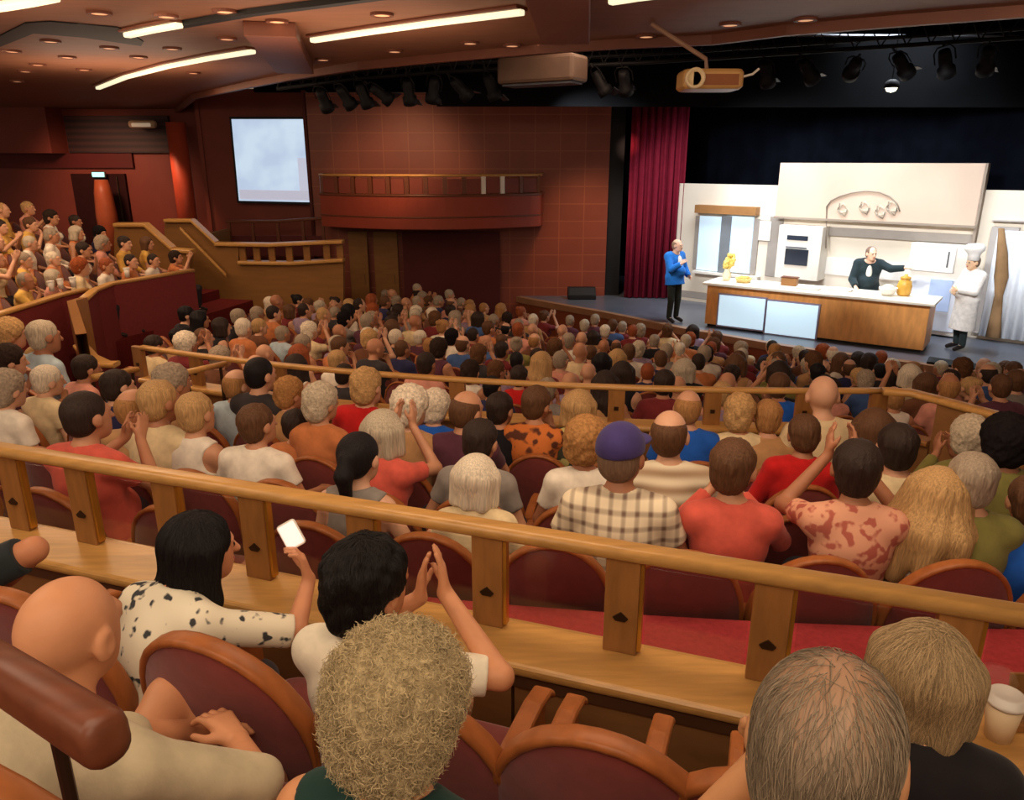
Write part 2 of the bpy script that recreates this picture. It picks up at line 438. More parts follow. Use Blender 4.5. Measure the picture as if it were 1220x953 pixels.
def hair_mesh(style, h=.0085):
    if (style, h) in HAIRM: return HAIRM[(style, h)]
    s = SDF(h); m = HAIR; noise = None; v = V3
    face = lambda dy=0: (s.ell(v(0, .155 + dy, -.035), v(.115, .115, .105), None, .02, '-'))
    ears = lambda: [s.ell(v(q * .098, .01, -.03), v(.025, .032, .045), None, .01, '-') for q in (-1, 1)]
    if style == 'short':
        s.ell(v(0, -.022, .032), v(.088, .105, .093)); s.ell(v(0, -.05, -.03), v(.074, .062, .07)); face(); ears()
        noise = lambda X, Y, Z: locks(.0016, 13)(X, Y, Z) + curls(.003, 80)(X, Y, Z)
    elif style == 'crop':
        s.ell(v(0, -.02, .027), v(.0835, .1, .093)); s.ell(v(0, -.045, -.03), v(.071, .064, .06)); face(-.015); ears()
    elif style == 'receding':
        s.ell(v(0, -.022, .028), v(.085, .1, .092)); s.ell(v(0, -.05, -.03), v(.073, .06, .065)); s.ell(v(0, .12, .06), v(.09, .12, .10), None, .02, '-'); ears()
    elif style == 'thin':
        m = THIN
        s.ell(v(0, -.02, .024), v(.0825, .1, .0955)); s.ell(v(0, -.05, -.03), v(.074, .062, .07)); s.ell(v(0, .135, .03), v(.10, .11, .12), None, .02, '-'); ears(); noise = locks(.0008, 21)
    elif style == 'ring':
        s.ell(v(0, -.022, .015), v(.084, .101, .085)); s.ell(v(0, -.05, -.03), v(.073, .06, .065))
        s.ell(v(0, .0, .12), v(.085, .10, .075), None, .02, '-'); s.ell(v(0, .12, .0), v(.12, .12, .16), None, .02, '-'); ears()
    elif style == 'bob':
        s.ell(v(0, -.02, .03), v(.095, .112, .095))
        for x, y in ((-.078, .0), (.078, .0), (-.06, -.06), (.06, -.06), (0, -.075)): s.cap(v(x, y, .02), v(x * 1.08, y * 1.05, -.10), .042, .036, .03)
        s.ell(v(0, .13, -.06), v(.072, .10, .135), None, .02, '-'); s.clip((0, 0, -1), v(0, 0, -.125)); noise = locks(.0010, 19)
    elif style == 'long':
        s.ell(v(0, -.02, .03), v(.094, .11, .095))
        for x, y in ((-.08, -.01), (.08, -.01), (-.055, -.06), (.055, -.06), (0, -.075)):
            s.cap(v(x, y, .02), v(x * 1.05, y * 1.15 - .01, -.15), .044, .046, .03); s.cap(v(x * 1.05, y * 1.15 - .01, -.15), v(x * .8, y * 1.1 - .04, -.31), .046, .03, .03)
        s.ell(v(0, .13, -.10), v(.07, .11, .19), None, .02, '-'); noise = locks(.0018, 15)
    elif style == 'curly':
        m = CURL; s.ell(v(0, -.018, .038), v(.104, .12, .105)); s.ell(v(0, -.05, -.035), v(.092, .076, .075), None, .03)
        face(); noise = lambda X, Y, Z: curls(.005, 90)(X, Y, Z) + curls(.005, 160, 2)(X, Y, Z)
    elif style == 'bigcurl':
        m = CURL; s.ell(v(0, -.02, .035), v(.116, .126, .112)); s.ell(v(0, -.05, -.045), v(.103, .088, .085), None, .04)
        s.ell(v(0, .165, -.045), v(.11, .105, .105), None, .02, '-'); noise = lambda X, Y, Z: curls(.0045, 80)(X, Y, Z) + curls(.0028, 190, 2)(X, Y, Z)
    elif style == 'mane':
        s.ell(v(0, -.02, .03), v(.10, .115, .098))
        for x, y, x2, y2 in ((-.085, -.01, -.15, -.04), (.085, -.01, .15, -.04), (-.055, -.06, -.10, -.13), (.055, -.06, .10, -.13), (0, -.075, 0, -.15)):
            s.cap(v(x, y, .02), v(x2 * .85, y2 * .9, -.15), .05, .06, .04); s.cap(v(x2 * .85, y2 * .9, -.15), v(x2 * 1.15, y2 * 1.05, -.34), .06, .045, .04)
        s.ell(v(0, .13, -.10), v(.07, .11, .19), None, .02, '-'); noise = locks(.0022, 15)
    elif style == 'wavy':
        m = CURL; s.ell(v(0, -.02, .035), v(.096, .112, .098)); s.ell(v(0, -.055, -.04), v(.084, .07, .08), None, .03); face(); noise = curls(.006, 65)
    elif style == 'bun':
        s.ell(v(0, -.02, .03), v(.088, .106, .093)); s.ell(v(0, -.06, -.02), v(.07, .055, .06)); s.ell(v(0, -.10, .085), v(.045, .045, .042), None, .015); face(); ears()
    elif style == 'pony':
        s.ell(v(0, -.02, .03), v(.088, .106, .093)); s.ell(v(0, -.06, -.02), v(.07, .055, .06)); s.cap(v(0, -.12, .03), v(0, -.145, -.04), .03, .038, .02)
        s.cap(v(0, -.145, -.04), v(0, -.13, -.2), .038, .018, .02); face(); ears()
    elif style == 'fringe':       # what shows below a cap
        s.ell(v(0, -.022, .0), v(.083, .099, .08)); s.ell(v(0, -.05, -.03), v(.073, .06, .065)); s.ell(v(0, .12, .0), v(.12, .12, .16), None, .02, '-'); ears(); s.clip((0, 0, 1), v(0, 0, .035))
    Vh, Qh = s.mesh(noise); me = me_np('hair', Vh, Qh, [m]); HAIRM[(style, h)] = me; return me
from mathutils.bvhtree import BVHTree
def strands(hair, n, kind, L=.10, rad=.0006, seed=1):
    """loose hairs lying on (or curling out of) a hair mesh: one object nobody could count"""
    me = hair.data; V = np.empty(len(me.vertices) * 3, np.float32); me.vertices.foreach_get('co', V); V = V.reshape(-1, 3); N = np.empty(len(me.vertices) * 3, np.float32); me.vertices.foreach_get('normal', N); N = N.reshape(-1, 3)
    bv = BVHTree.FromPolygons([tuple(p) for p in V], [tuple(p.vertices) for p in me.polygons]); rg = np.random.default_rng(seed); P = []; m = 8
    for i in rg.integers(0, len(V), n):
        p = Vector(V[i]); nn = Vector(N[i])
        if kind == 'curl':
            ax = (nn + Vector(rg.normal(0, .55, 3))).normalized(); a = ax.orthogonal().normalized(); b = ax.cross(a); r = rg.uniform(.003, .007); ph = rg.uniform(0, 6.3); ll = L * rg.uniform(.5, 1.2)
            c0 = p - nn * .004 - (a * math.cos(ph) + b * math.sin(ph)) * r
            P += [c0 + ax * ll * k / (m - 1) + (a * math.cos(ph + k * .85) + b * math.sin(ph + k * .85)) * r for k in range(m)]
        else:
            off = rg.uniform(.0003, .003); jit = Vector(rg.normal(0, .22, 3)); step = L * rg.uniform(.5, 1.1) / (m - 1); q = p + nn * off
            for k in range(m):
                P.append(q.copy()); g = Vector((0, 0, -1)) + Vector((q.x, q.y, 0)) * 2.0 + jit; dd = g - nn * g.dot(nn)
                if dd.length < 1e-4: dd = nn.orthogonal()
                q = q + dd.normalized() * step; hit = bv.find_nearest(q)
                if hit[0] is not None and (q - hit[0]).length < .03: nn = hit[1]; q = hit[0] + nn * off
    cu = bpy.data.hair_curves.new('strands'); cu.add_curves([m] * n)
    cu.attributes['position'].data.foreach_set('vector', np.array([c[:] for c in P], np.float32).ravel())
    ra = cu.attributes.get('radius') or cu.attributes.new('radius', 'FLOAT', 'POINT'); ra.data.foreach_set('value', np.tile(np.linspace(rad, rad * .5, m), n).astype(np.float32))
    cu.materials.append(STRAND); o = bpy.data.objects.new('strands', cu); link(o, hair); o.color = hair.color; o['kind'] = 'stuff'; return o
def strand_mat():
    m, nt, b = nodes('hair_strand'); oi = nt.nodes.new('ShaderNodeObjectInfo'); hi = nt.nodes.new('ShaderNodeHairInfo'); mr = nt.nodes.new('ShaderNodeMapRange'); mr.inputs[3].default_value = .55; mr.inputs[4].default_value = 1.45
    nt.links.new(hi.outputs['Random'], mr.inputs[0]); hs = nt.nodes.new('ShaderNodeHueSaturation'); nt.links.new(mr.outputs[0], hs.inputs['Value']); nt.links.new(oi.outputs['Color'], hs.inputs['Color']); nt.links.new(hs.outputs[0], b.inputs['Base Color'])
    b.inputs['Roughness'].default_value = .5; b.inputs['Specular IOR Level'].default_value = .3; return m
STRAND = strand_mat()
def cap_mesh(h=.007):
    s = SDF(h); s.ell(V3(0, -.018, .04), V3(.093, .112, .098)); s.clip((0, 0, -1), V3(0, 0, .02)); Vc, Qc = s.mesh()
    s = SDF(h); s.ell(V3(0, .12, .026), V3(.075, .085, .012)); s.clip((0, -1, 0), V3(0, .085, 0)); Vb, Qb = s.mesh()
    return me_np('cap', Vc, Qc, [CLOTH]), me_np('brim', Vb, Qb, [CLOTH])
def col(c): return lin(c)
def child(name, me, parent, color=None, M=None):
    o = bpy.data.objects.new(name, me); link(o, parent)
    if M is not None: o.matrix_local = M
    if color: o.color = col(color)
    return o
def outfit(ms):
    """shirt and trousers as one clothing part, for people a few pixels tall"""
    out = {k: v for k, v in ms.items() if k not in ('shirt', 'trousers')}; Vs, Qs, mi, b = [], [], [], 0
    for j, k in enumerate(('shirt', 'trousers')):
        me = ms[k]; V = np.empty(len(me.vertices) * 3, np.float32); me.vertices.foreach_get('co', V); Q = np.empty(len(me.loops), np.int32); me.loops.foreach_get('vertex_index', Q)
        Vs.append(V.reshape(-1, 3)); Qs.append(Q.reshape(-1, 4) + b); mi.append(np.full(len(Q) // 4, j)); b += len(me.vertices)
    out['shirt'] = me_np('clothing', np.concatenate(Vs), np.concatenate(Qs), [CLOTH, TROUS], mi=np.concatenate(mi)); out['cname'] = 'clothing'; return out
TROUS = mat('dark_trousers', (46, 42, 46), .85, .15, .12, 14)
def add_person(ms, label, loc, yaw, sc, skin, hair, shirt, trousers=(45, 42, 48), group=None, shirtmat=None, hair_h=.0085, shoes=(35, 28, 25)):
    o = bpy.data.objects.new('person', ms['body']); link(o); o.location = loc; o.rotation_euler = (0, 0, yaw); o.scale = (sc,) * 3
    o.color = col(skin); tag(o, label, 'person', group)
    s = child(ms.get('cname', 'shirt'), ms['shirt'], o, shirt)
    if shirtmat:
        s.material_slots[0].link = 'OBJECT'; s.material_slots[0].material = shirtmat
    if 'trousers' in ms: child('trousers', ms['trousers'], o, trousers)
    if 'shoes' in ms: child('shoes', ms['shoes'], o, shoes)
    if hair and hair[0] not in ('bald', 'cap'): child('hair', hair_mesh(hair[0], hair_h), o, hair[1], ms['frame'])
    if hair and hair[0] == 'cap':
        child('hair', hair_mesh('fringe'), o, hair[2], ms['frame'])
        a, b = cap_mesh(); c = child('cap', a, o, hair[1], ms['frame']); br = child('brim', b, c, hair[1])
    return o
# ---------------------------------------------------------------- theatre seats
CW = .275; BT = .95
def back_pt(x, z, off=0.):
    """a point of the reclined, gently wrapped seat back"""
    return V3(x, -.20 - .16 * (z - .30) - .045 * (1 - (x / CW) ** 2) + off, z)
def outline(n=9, ins=0.):
    w = CW - ins; zs = .56; top = BT - ins; pts = [(-w * .94, .26 + ins), (-w * .97, .40), (-w * .99, zs - .05)]
    for k in range(2 * n + 1):
        a = math.pi - math.pi * k / (2 * n); pts.append((w * math.cos(a), zs + (top - zs) * math.sin(a) ** .92))
    return pts + [(w * .99, zs - .05), (w * .97, .40), (w * .94, .26 + ins)]
def chair_meshes():
    o = {}
    # oak rim: rounded band along the outline
    mb = MB(); path = outline(); rings = []
    for i, (x, z) in enumerate(path):
        a = path[max(i - 1, 0)]; b = path[min(i + 1, len(path) - 1)]
        t = Vector((b[0] - a[0], b[1] - a[1])).normalized(); nx, nz = t.y, -t.x     # inward
        ring = []
        for u, w in RR(.024, .056, .010, 2):
            ring.append(back_pt(x + nx * (u + .0125), z + nz * (u + .0125), w))
        rings.append(ring)
    mb.loft(rings); o['back_frame'] = mb.mesh('back_frame', CHAIRWOOD, True)
    # padded back, puffed to both sides
    mb = MB(); path = outline(ins=.016); cxz = (0, .56); rings = []
    for sgn, us in ((-1, (1, .97, .88, .7, .45, .2, .02)), (1, (.02, .2, .45, .7, .88, .97, 1))):
        for u in us:
            th = (.014 + .030 * math.sqrt(max(0, 1 - u * u)) * (1 if sgn < 0 else 1.5)) * sgn
            rings.append([back_pt(cxz[0] + (x - cxz[0]) * u, cxz[1] + (z - cxz[1]) * u, th) for x, z in path])
    mb.loft(rings, caps=False); n = len(path)
    vs = mb.v; mb.f = [f for f in mb.f]
    o['backrest'] = mb.mesh('backrest', VELVET, True)
    # seat cushion
    mb = MB(); rings = []
    for z, k in ((.265, .9), (.28, .98), (.32, 1), (.355, .97), (.372, .86), (.378, .5), (.379, .05)):
        rings.append([V3(x * k, .03 + y * k, z - (.012 if y < 0 else 0)) for x, y in RR(.46, .47, .09, 4)])
    mb.loft(rings); o['seat'] = mb.mesh('seat', VELVET, True)
    # arm: flat oak top on a shaped side panel
    for q in (-1, 1):
        mb = MB(); x = q * .282; top = [(-.21, .57), (-.05, .585), (.12, .575), (.22, .55), (.255, .52)]
        rings = [[V3(x + u, y, z + w) for u, w in RR(.058, .032, .012, 2)] for y, z in top]; mb.loft(rings)
        poly = [V3(x - .013, y, z) for y, z in ((-.20, .56), (.20, .545), (.21, .42), (.13, .24), (.10, .03), (-.12, .03), (-.15, .24))]
        mb.prism(poly, (.026, 0, 0)); o['armrest' + ('' if q < 0 else '2')] = mb.mesh('armrest', CHAIRWOOD, False)
    mb = MB(); mb.box((0, .02, .02), (.30, .30, .04)); mb.box((0, .02, .16), (.34, .06, .26)); o['pedestal'] = mb.mesh('pedestal', BRONZE)
    return o
CHM = chair_meshes()
def add_chair(loc, yaw, label, group, near=True, sc=1.):
    r = empty('theatre_chair', loc, yaw, label, 'chair', group); r.scale = (sc,) * 3
    for k in ('backrest', 'back_frame', 'seat') + (('armrest', 'armrest2', 'pedestal') if near else ('pedestal',)):
        child(k.rstrip('2'), CHM[k], r)
    return r
# ---------------------------------------------------------------- the hall
def plane_pts(pix, Y): return [PY(x, y, Y) for x, y in pix]
ARC = Vector((2.4, 18.6, 0))
def on_arc(R, th, Z=0.): return Vector((ARC.x + R * math.sin(th), ARC.y - R * math.cos(th), Z))
def arc_pts(R, t0, t1, Z, n=24): return [on_arc(R, t0 + (t1 - t0) * i / (n - 1), Z) for i in range(n)]
def hit_arc(px, py, R):
    """where the line of sight meets the upright cylinder of radius R about the stage centre, near side"""
    r = ray(px, py); a = r.x ** 2 + r.y ** 2; b = -2 * (r.x * ARC.x + r.y * ARC.y); c = ARC.x ** 2 + ARC.y ** 2 - R * R
    t = (-b - math.sqrt(b * b - 4 * a * c)) / (2 * a); return r * t
def theta(p): return math.atan2(p.x - ARC.x, ARC.y - p.y)
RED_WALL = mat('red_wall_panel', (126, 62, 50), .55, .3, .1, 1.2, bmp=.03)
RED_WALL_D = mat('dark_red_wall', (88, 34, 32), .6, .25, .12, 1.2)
BURG_WALL = mat('burgundy_parapet_cloth', (126, 54, 54), .9, .1, .08, 25, bmp=.2)
OLIVE = mat('olive_oak_panel', (140, 98, 52), .5, .3, .1, 2, (1, 1, 5))
CEIL = mat('ceiling_wood', (134, 90, 66), .55, .3, .1, 2.5, (1, 4, 1))
CEILB = mat('ceiling_beam_wood', (112, 66, 48), .5, .35, .1, 3)
def brick_panel():
    m, nt, b = nodes('panelled_wall')
    tc = nt.nodes.new('ShaderNodeTexCoord'); mp = nt.nodes.new('ShaderNodeMapping'); br = nt.nodes.new('ShaderNodeTexBrick')
    mp.inputs['Rotation'].default_value = (math.radians(90), 0, 0)
    br.offset = 0; br.inputs['Scale'].default_value = 1; br.inputs['Brick Width'].default_value = .62; br.inputs['Row Height'].default_value = .42
    br.inputs['Mortar Size'].default_value = .012; br.inputs['Color1'].default_value = lin((134, 62, 40)); br.inputs['Color2'].default_value = lin((126, 57, 38)); br.inputs['Mortar'].default_value = lin((148, 80, 52))
    nt.links.new(tc.outputs['Object'], mp.inputs[0]); nt.links.new(mp.outputs[0], br.inputs['Vector'])
    c, f = noise_col(nt, br.outputs['Color'], .1, 1.1); nt.links.new(c, b.inputs['Base Color']); b.inputs['Roughness'].default_value = .5
    return m
PANEL = brick_panel()
def slats(name, c1, c2, period, rough=.6):
    m, nt, b = nodes(name); tc = nt.nodes.new('ShaderNodeTexCoord'); w = nt.nodes.new('ShaderNodeTexWave'); w.bands_direction = 'Z'
    w.inputs['Scale'].default_value = .314 / period * 1.0; w.inputs['Distortion'].default_value = 0
    nt.links.new(tc.outputs['Object'], w.inputs['Vector']); mx = nt.nodes.new('ShaderNodeMix'); mx.data_type = 'RGBA'
    mx.inputs[6].default_value = lin(c1); mx.inputs[7].default_value = lin(c2); nt.links.new(w.outputs['Fac'], mx.inputs[0]); nt.links.new(mx.outputs[2], b.inputs['Base Color'])
    b.inputs['Roughness'].default_value = rough; return m
LOUV = slats('dark_louvre', (30, 18, 20), (62, 34, 32), .16)
def glass():
    m, nt, b = nodes('balustrade_glass'); nt.nodes.remove(b)
    t = nt.nodes.new('ShaderNodeBsdfTransparent'); g = nt.nodes.new('ShaderNodeBsdfGlossy'); g.inputs['Roughness'].default_value = .08
    t.inputs[0].default_value = (.95, .96, .95, 1); mx = nt.nodes.new('ShaderNodeMixShader'); mx.inputs[0].default_value = .05
    nt.links.new(t.outputs[0], mx.inputs[1]); nt.links.new(g.outputs[0], mx.inputs[2]); nt.links.new(mx.outputs[0], nt.nodes['Material Output'].inputs[0]); return m
GLASS = glass()
def emis(name, c, s):
    m, nt, b = nodes(name); b.inputs['Base Color'].default_value = lin(c); b.inputs['Emission Color'].default_value = lin(c); b.inputs['Emission Strength'].default_value = s; return m

# --- floors: stepped tiers
RAIL_A = PZ(0, 530, -1.2); RAIL_B = PZ(1220, 725, -1.2); RD = (RAIL_B - RAIL_A); RD.z = 0; RD.normalize(); RN = Vector((-RD.y, RD.x, 0))
def along_rail(px, Z, out=0.):
    """point over the rail line at image column px (rail height), shifted by out towards the stage"""
    r = ray(px, 530 + (725 - 530) * px / 1220); A = Vector((RAIL_A.x, RAIL_A.y, 0))
    t = (A.x * RN.x + A.y * RN.y) / (r.x * RN.x + r.y * RN.y); p = r * t; p.z = Z; return p + RN * out
F1Z, F2Z, F3Z = -1.94, -1.86, -1.70
SR = [15.87 - .68 * k for k in range(4)]                  # seat-back radii of the four rows beyond the near rail
SB = [-1.53 - .14 * k for k in range(4)]; SZ = [b - BT for b in SB]
R2 = 13.03; RAIL2Z = -1.673
FR = [12.45 - .74 * k for k in range(12)]                 # rows beyond the middle rail
FZ = [-2.92 - .118 * k for k in range(12)]
def tier(mb, r0, r1, top, t0=-.62, t1=.62, bot=-5.0, n=30):
    mid = (r0 + r1) / 2; w = abs(r0 - r1)
    mb.sweep(arc_pts(mid, t0, t1, 0, n), [(-w / 2, bot), (w / 2, bot), (w / 2, top), (-w / 2, top)])
mb = MB()
for k in range(4): tier(mb, SR[k] - .62 - (.06 if k < 3 else .1), SR[k] + .06, SZ[k])
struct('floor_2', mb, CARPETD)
mb = MB(); L = 6
for z, o0, o1 in ((F1Z, -1.02, .0), (F2Z, -1.72, -1.02), (F3Z, -3.6, -1.72)):
    m = (along_rail(610, 0, (o0 + o1) / 2)); mb.box((m.x, m.y, (z - 5) / 2), (14, o1 - o0, z + 5), math.atan2(RD.y, RD.x))
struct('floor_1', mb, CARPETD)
# aisle behind the near rail, wedge between the rail and the first curved row
mb = MB(); e0 = arc_pts(SR[0] + .07, -.42, .35, -1.83, 24); poly = e0 + [along_rail(1500, -1.83, .05), along_rail(-500, -1.83, .05)]
poly = [p for p in poly if True]; mb.prism(poly, (0, 0, -3.2)); struct('floor_3', mb, CARPET)

# --- near balustrade
def balustrade_label(): pass
b1 = placed(empty('balustrade', label='long oak balustrade with drink shelf and slab posts beside the red aisle', cat='balustrade'))
A0 = along_rail(-420, 0); A1 = along_rail(1560, 0)
def rp(px, Z, out=0): return along_rail(px, Z, out)
mb = MB(); mb.sweep([A0 + V3(0, 0, -1.222), A1 + V3(0, 0, -1.222)], RR(.085, .05, .024, 4)); mb.build('handrail', OAKL, b1, smooth=True)
SILL = -1.60
mb = MB(); mb.sweep([A0 + V3(0, 0, SILL - .022), A1 + V3(0, 0, SILL - .022)], [(u - .07, w) for u, w in RR(.27, .044, .018, 3)]); mb.build('shelf_board', OAKL, b1, smooth=False)
mb = MB(); mb.sweep([A0 + V3(0, 0, SILL - .075), A1 + V3(0, 0, SILL - .075)], [(-.193, -.015), (.05, -.015), (.05, .03), (-.193, .03)]); mb.build('shelf_nosing', mat('nosing_wood', (84, 54, 34), .5, .3, .1), b1)
jx = [-420, -60, 235, 425, 632, 800, 1010, 1240, 1560]
for a, b in zip(jx[:-1], jx[1:]):
    p, q = along_rail(a, 0), along_rail(b, 0); d = (q - p).normalized() * .006
    mb = MB(); mb.sweep([p + d + V3(0, 0, -2.0), q - d + V3(0, 0, -2.0)], [(-.185, -.6), (.03, -.6), (.03, .315), (-.185, .315)]); mb.build('wall_panel', OAKD, b1)
posts = [-130, 8, 90, 195, 300, 430, 582, 745, 925, 1148, 1400]
ang = math.atan2(RD.y, RD.x)
for px in posts:
    p = along_rail(px, 0); R = Matrix.Rotation(ang, 3, 'Z')
    mb = MB(); mb.box((p.x, p.y, (SILL - 1.235) / 2), (.115, .045, -1.235 - SILL), ang); po = mb.build('post', OAK, b1, bevel=.004)
    mb = MB(); c = p + RN * -.0235 + V3(0, 0, SILL + .14)
    mb.prism([c + RD * x + V3(0, 0, z) for x, z in ((-.026, 0), (0, .022), (.026, 0), (.016, -.012), (-.016, -.012))], RN * -.006); mb.build('emblem', BRONZE, po)
    mb = MB(); c = p + RD * .064; mb.box((c.x, c.y, (SILL - 1.24) / 2), (.012, .03, -1.24 - SILL - .03), ang); mb.build('edge_strip', BRASS, po)
for a, b in zip(posts[:-1], posts[1:]):
    p = along_rail(a, 0) + RD * .08; q = along_rail(b, 0) - RD * .065
    if (q - p).length < .1: continue
    mb = MB(); mb.sweep([p, q], [(-.003, SILL + .03), (.003, SILL + .03), (.003, -1.27), (-.003, -1.27)]); mb.build('glass_pane', GLASS, b1)

# --- middle balustrade, curved
b2 = placed(empty('balustrade', label='curved oak balustrade halfway down the hall, crossing behind the bald heads', cat='balustrade'))
t0 = theta(hit_arc(168, 405, R2)); t1 = theta(hit_arc(1050, 466, R2))
mb = MB(); mb.sweep(arc_pts(R2, t0, t1, RAIL2Z - .02, 40), RR(.07, .042, .018, 3)); mb.build('handrail', OAKL, b2, smooth=True)
S2 = -2.0
mb = MB(); mb.sweep(arc_pts(R2, t0, t1, S2, 40), [(u, w) for u, w in RR(.20, .05, .02, 2)]); mb.build('shelf_board', OAKL, b2)
mb = MB(); mb.sweep(arc_pts(R2, t0, t1, 0, 40), [(-.03, S2 - .9), (.03, S2 - .9), (.03, S2 - .02), (-.03, S2 - .02)]); mb.build('wall_panel', OAKD, b2)
for px in (172, 238, 335, 440, 545, 640, 735, 850, 960, 1048):
    th = theta(hit_arc(px, 465, R2)); p = on_arc(R2, th); mb = MB(); mb.box((p.x, p.y, (S2 + RAIL2Z) / 2), (.13, .05, RAIL2Z - S2 - .03), th); po = mb.build('post', OAK, b2, bevel=.004)
    c = p - Vector((-math.sin(th), math.cos(th), 0)) * .028; mb = MB(); mb.box((c.x, c.y, S2 + .14), (.035, .008, .03), th); mb.build('emblem', BRONZE, po)
# its end: a solid oak parapet with a framed opening, by the steps on the stage side
b3 = placed(empty('parapet', label='solid oak parapet with capped rail and square opening near the black curly head', cat='parapet'))
pts = [PZ(x, y, -1.66) for x, y in ((1052, 466), (1085, 468), (1120, 477), (1165, 489), (1225, 505), (1330, 535))]
mb = MB(); mb.sweep(pts, RR(.11, .05, .022, 3)); mb.build('cap_rail', OAKL, b3, smooth=True)
mb = MB(); mb.sweep([p * 1 for p in pts[2:]], [(-.03, -1.35), (.03, -1.35), (.03, -.02), (-.03, -.02)]); mb.build('panel', OAKD, b3)
q = [PZ(x, y, -1.66) for x, y in ((1054, 467), (1085, 469), (1118, 477))]
mb = MB(); mb.sweep(q, [(u, w - .33) for u, w in RR(.14, .045, .015, 2)]); mb.build('shelf_board', OAK, b3)
mb = MB(); mb.sweep(q, [(-.03, -1.35), (.03, -1.35), (.03, -.34), (-.03, -.34)]); mb.build('lower_panel', OAKD, b3)

# --- short stair handrails that slope between the rows
for (a, b), lab in ((((112, 449), (163, 440)), 'short oak stair rail beside the dark-haired head, below the burgundy parapet'), (((216, 445), (268, 433)), 'short oak stair rail just under the middle balustrade, above the grey head')):
    r = placed(empty('stair_rail', label=lab, cat='handrail')); p, q = PZ(a[0], a[1], -1.62), PZ(b[0], b[1], -1.70)
    mb = MB(); mb.sweep([p, q], RR(.06, .045, .02, 3)); mb.build('handrail', OAKL, r, smooth=True)
    for s in (.12, .88):
        c = p.lerp(q, s); mb = MB(); mb.tube([c + V3(0, 0, -.02), c + V3(0, 0, -1.0)], .014, 8); mb.build('post', BRONZE, r)
# near handrail, bottom corner
r = placed(empty('stair_rail', label='thick round-ended brown wooden stair handrail close to the bald man', cat='handrail'))
p, q = PT(-60, 762, .98), PT(132, 884, .76); d = (q - p).normalized(); side = d.cross(V3(0, 0, 1)).normalized(); up = side.cross(d)
mb = MB(); rings = []
for s, k in ((0, 1), (.5, 1), (.965, 1), (.985, .92), (.996, .7), (1.0, .3)):
    c = p.lerp(q, s); rings.append([c + (side * u + up * w) * k for u, w in RR(.050, .062, .021, 4)])
mb.loft(rings); mb.build('handrail', CHERRY, r, smooth=True)
c = PT(62, 850, .845); mb = MB(); mb.tube([c, c + V3(0, 0, -.10), c + V3(.0, 0, -.95)], .008, 8); mb.build('bracket', BRONZE, r)

# --- left platform with its burgundy parapets
LP = [PZ(x, y, -1.7) for x, y in ((-60, 392), (35, 363), (70, 352), (102, 345))]
RP = [PZ(x, y, -1.7) for x, y in ((100, 356), (112, 346), (132, 338), (180, 330), (229, 322))]
def parapet(path, lab, ends=None):
    r = placed(empty('parapet', label=lab, cat='parapet'))
    mb = MB(); mb.sweep(path, [(u, w) for u, w in RR(.12, .05, .02, 3)]); mb.build('cap_rail', OAKL, r, smooth=True)
    mb = MB(); mb.sweep(path, [(-.04, -2.5), (.04, -2.5), (.04, -.02), (-.04, -.02)]); mb.build('panel', BURG_WALL, r); return r
parapet(LP, 'burgundy curved parapet with oak cap in front of the raised side seats')
rr = parapet(RP, 'burgundy parapet with oak cap running from the curved oak end to the side box')
# curved oak end that turns down to a low shelf
p0 = PZ(100, 356, -1.7); mb = MB(); low = [PZ(x, y, -2.05) for x, y in ((96, 412), (108, 426), (125, 434), (139, 434))]
mb.sweep([p0 + V3(.0, 0, -.0), p0 + V3(-.02, -.25, 0), PZ(97, 400, -1.75) * .96, low[0]], [(-.05, -.9), (.05, -.9), (.05, .02), (-.05, .02)]); mb.build('end_panel', OAK, rr)
mb = MB(); mb.sweep(low, RR(.16, .05, .02, 3)); mb.build('shelf_board', OAKL, rr)
PLZ = [-2.50, -2.33, -2.16, -1.99, -1.82]
pdir = (RP[-1] - LP[1]); pdir.z = 0; pdir.normalize(); pn = Vector((-pdir.y, pdir.x, 0))
mb = MB(); o = LP[1]; ang2 = math.atan2(pdir.y, pdir.x)
for k, z in enumerate(PLZ):
    w = .70 if k < 4 else 4
    c = o + pdir * 1.2 + pn * (.12 + .70 * k + w / 2); mb.box((c.x, c.y, (z - 5) / 2), (7.5, w, z + 5), ang2)
struct('floor_4', mb, CARPETD)

# --- walls
def wall_rect(name, x0, x1, Y, z0, z1, m, th=.15):
    mb = MB(); X0 = PY(x0, 300, Y).x; X1 = PY(x1, 300, Y).x
    mb.box(((X0 + X1) / 2, Y + th / 2, (z0 + z1) / 2), (X1 - X0, th, z1 - z0)); return placed(struct(name, mb, m))
wall_rect('wall_right', 377, 722, 19.5, -4.4, 1.55, PANEL)
wall_rect('wall_mid', 255, 382, 20.3, -4.4, 1.7, RED_WALL)
wall_rect('wall_left', -420, 258, 21.5, -4.4, 1.6, RED_WALL)
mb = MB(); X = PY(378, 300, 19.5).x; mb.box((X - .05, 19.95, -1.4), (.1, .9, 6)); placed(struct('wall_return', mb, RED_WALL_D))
mb = MB(); X = PY(256, 300, 20.3).x; mb.box((X - .02, 20.95, -1.4), (.1, 1.4, 6)); placed(struct('wall_return_2', mb, RED_WALL))
mb = MB(); X0 = PY(30, 160, 21.5).x; mb.box(((PY(0, 160, 21.0).x + PY(66, 160, 21.0).x) / 2 - 2.5, 21.1, PY(40, 155, 21).z), (5 + PY(66, 160, 21.0).x - PY(0, 160, 21).x, .8, 1.15)); placed(struct('soffit_wall', mb, RED_WALL))
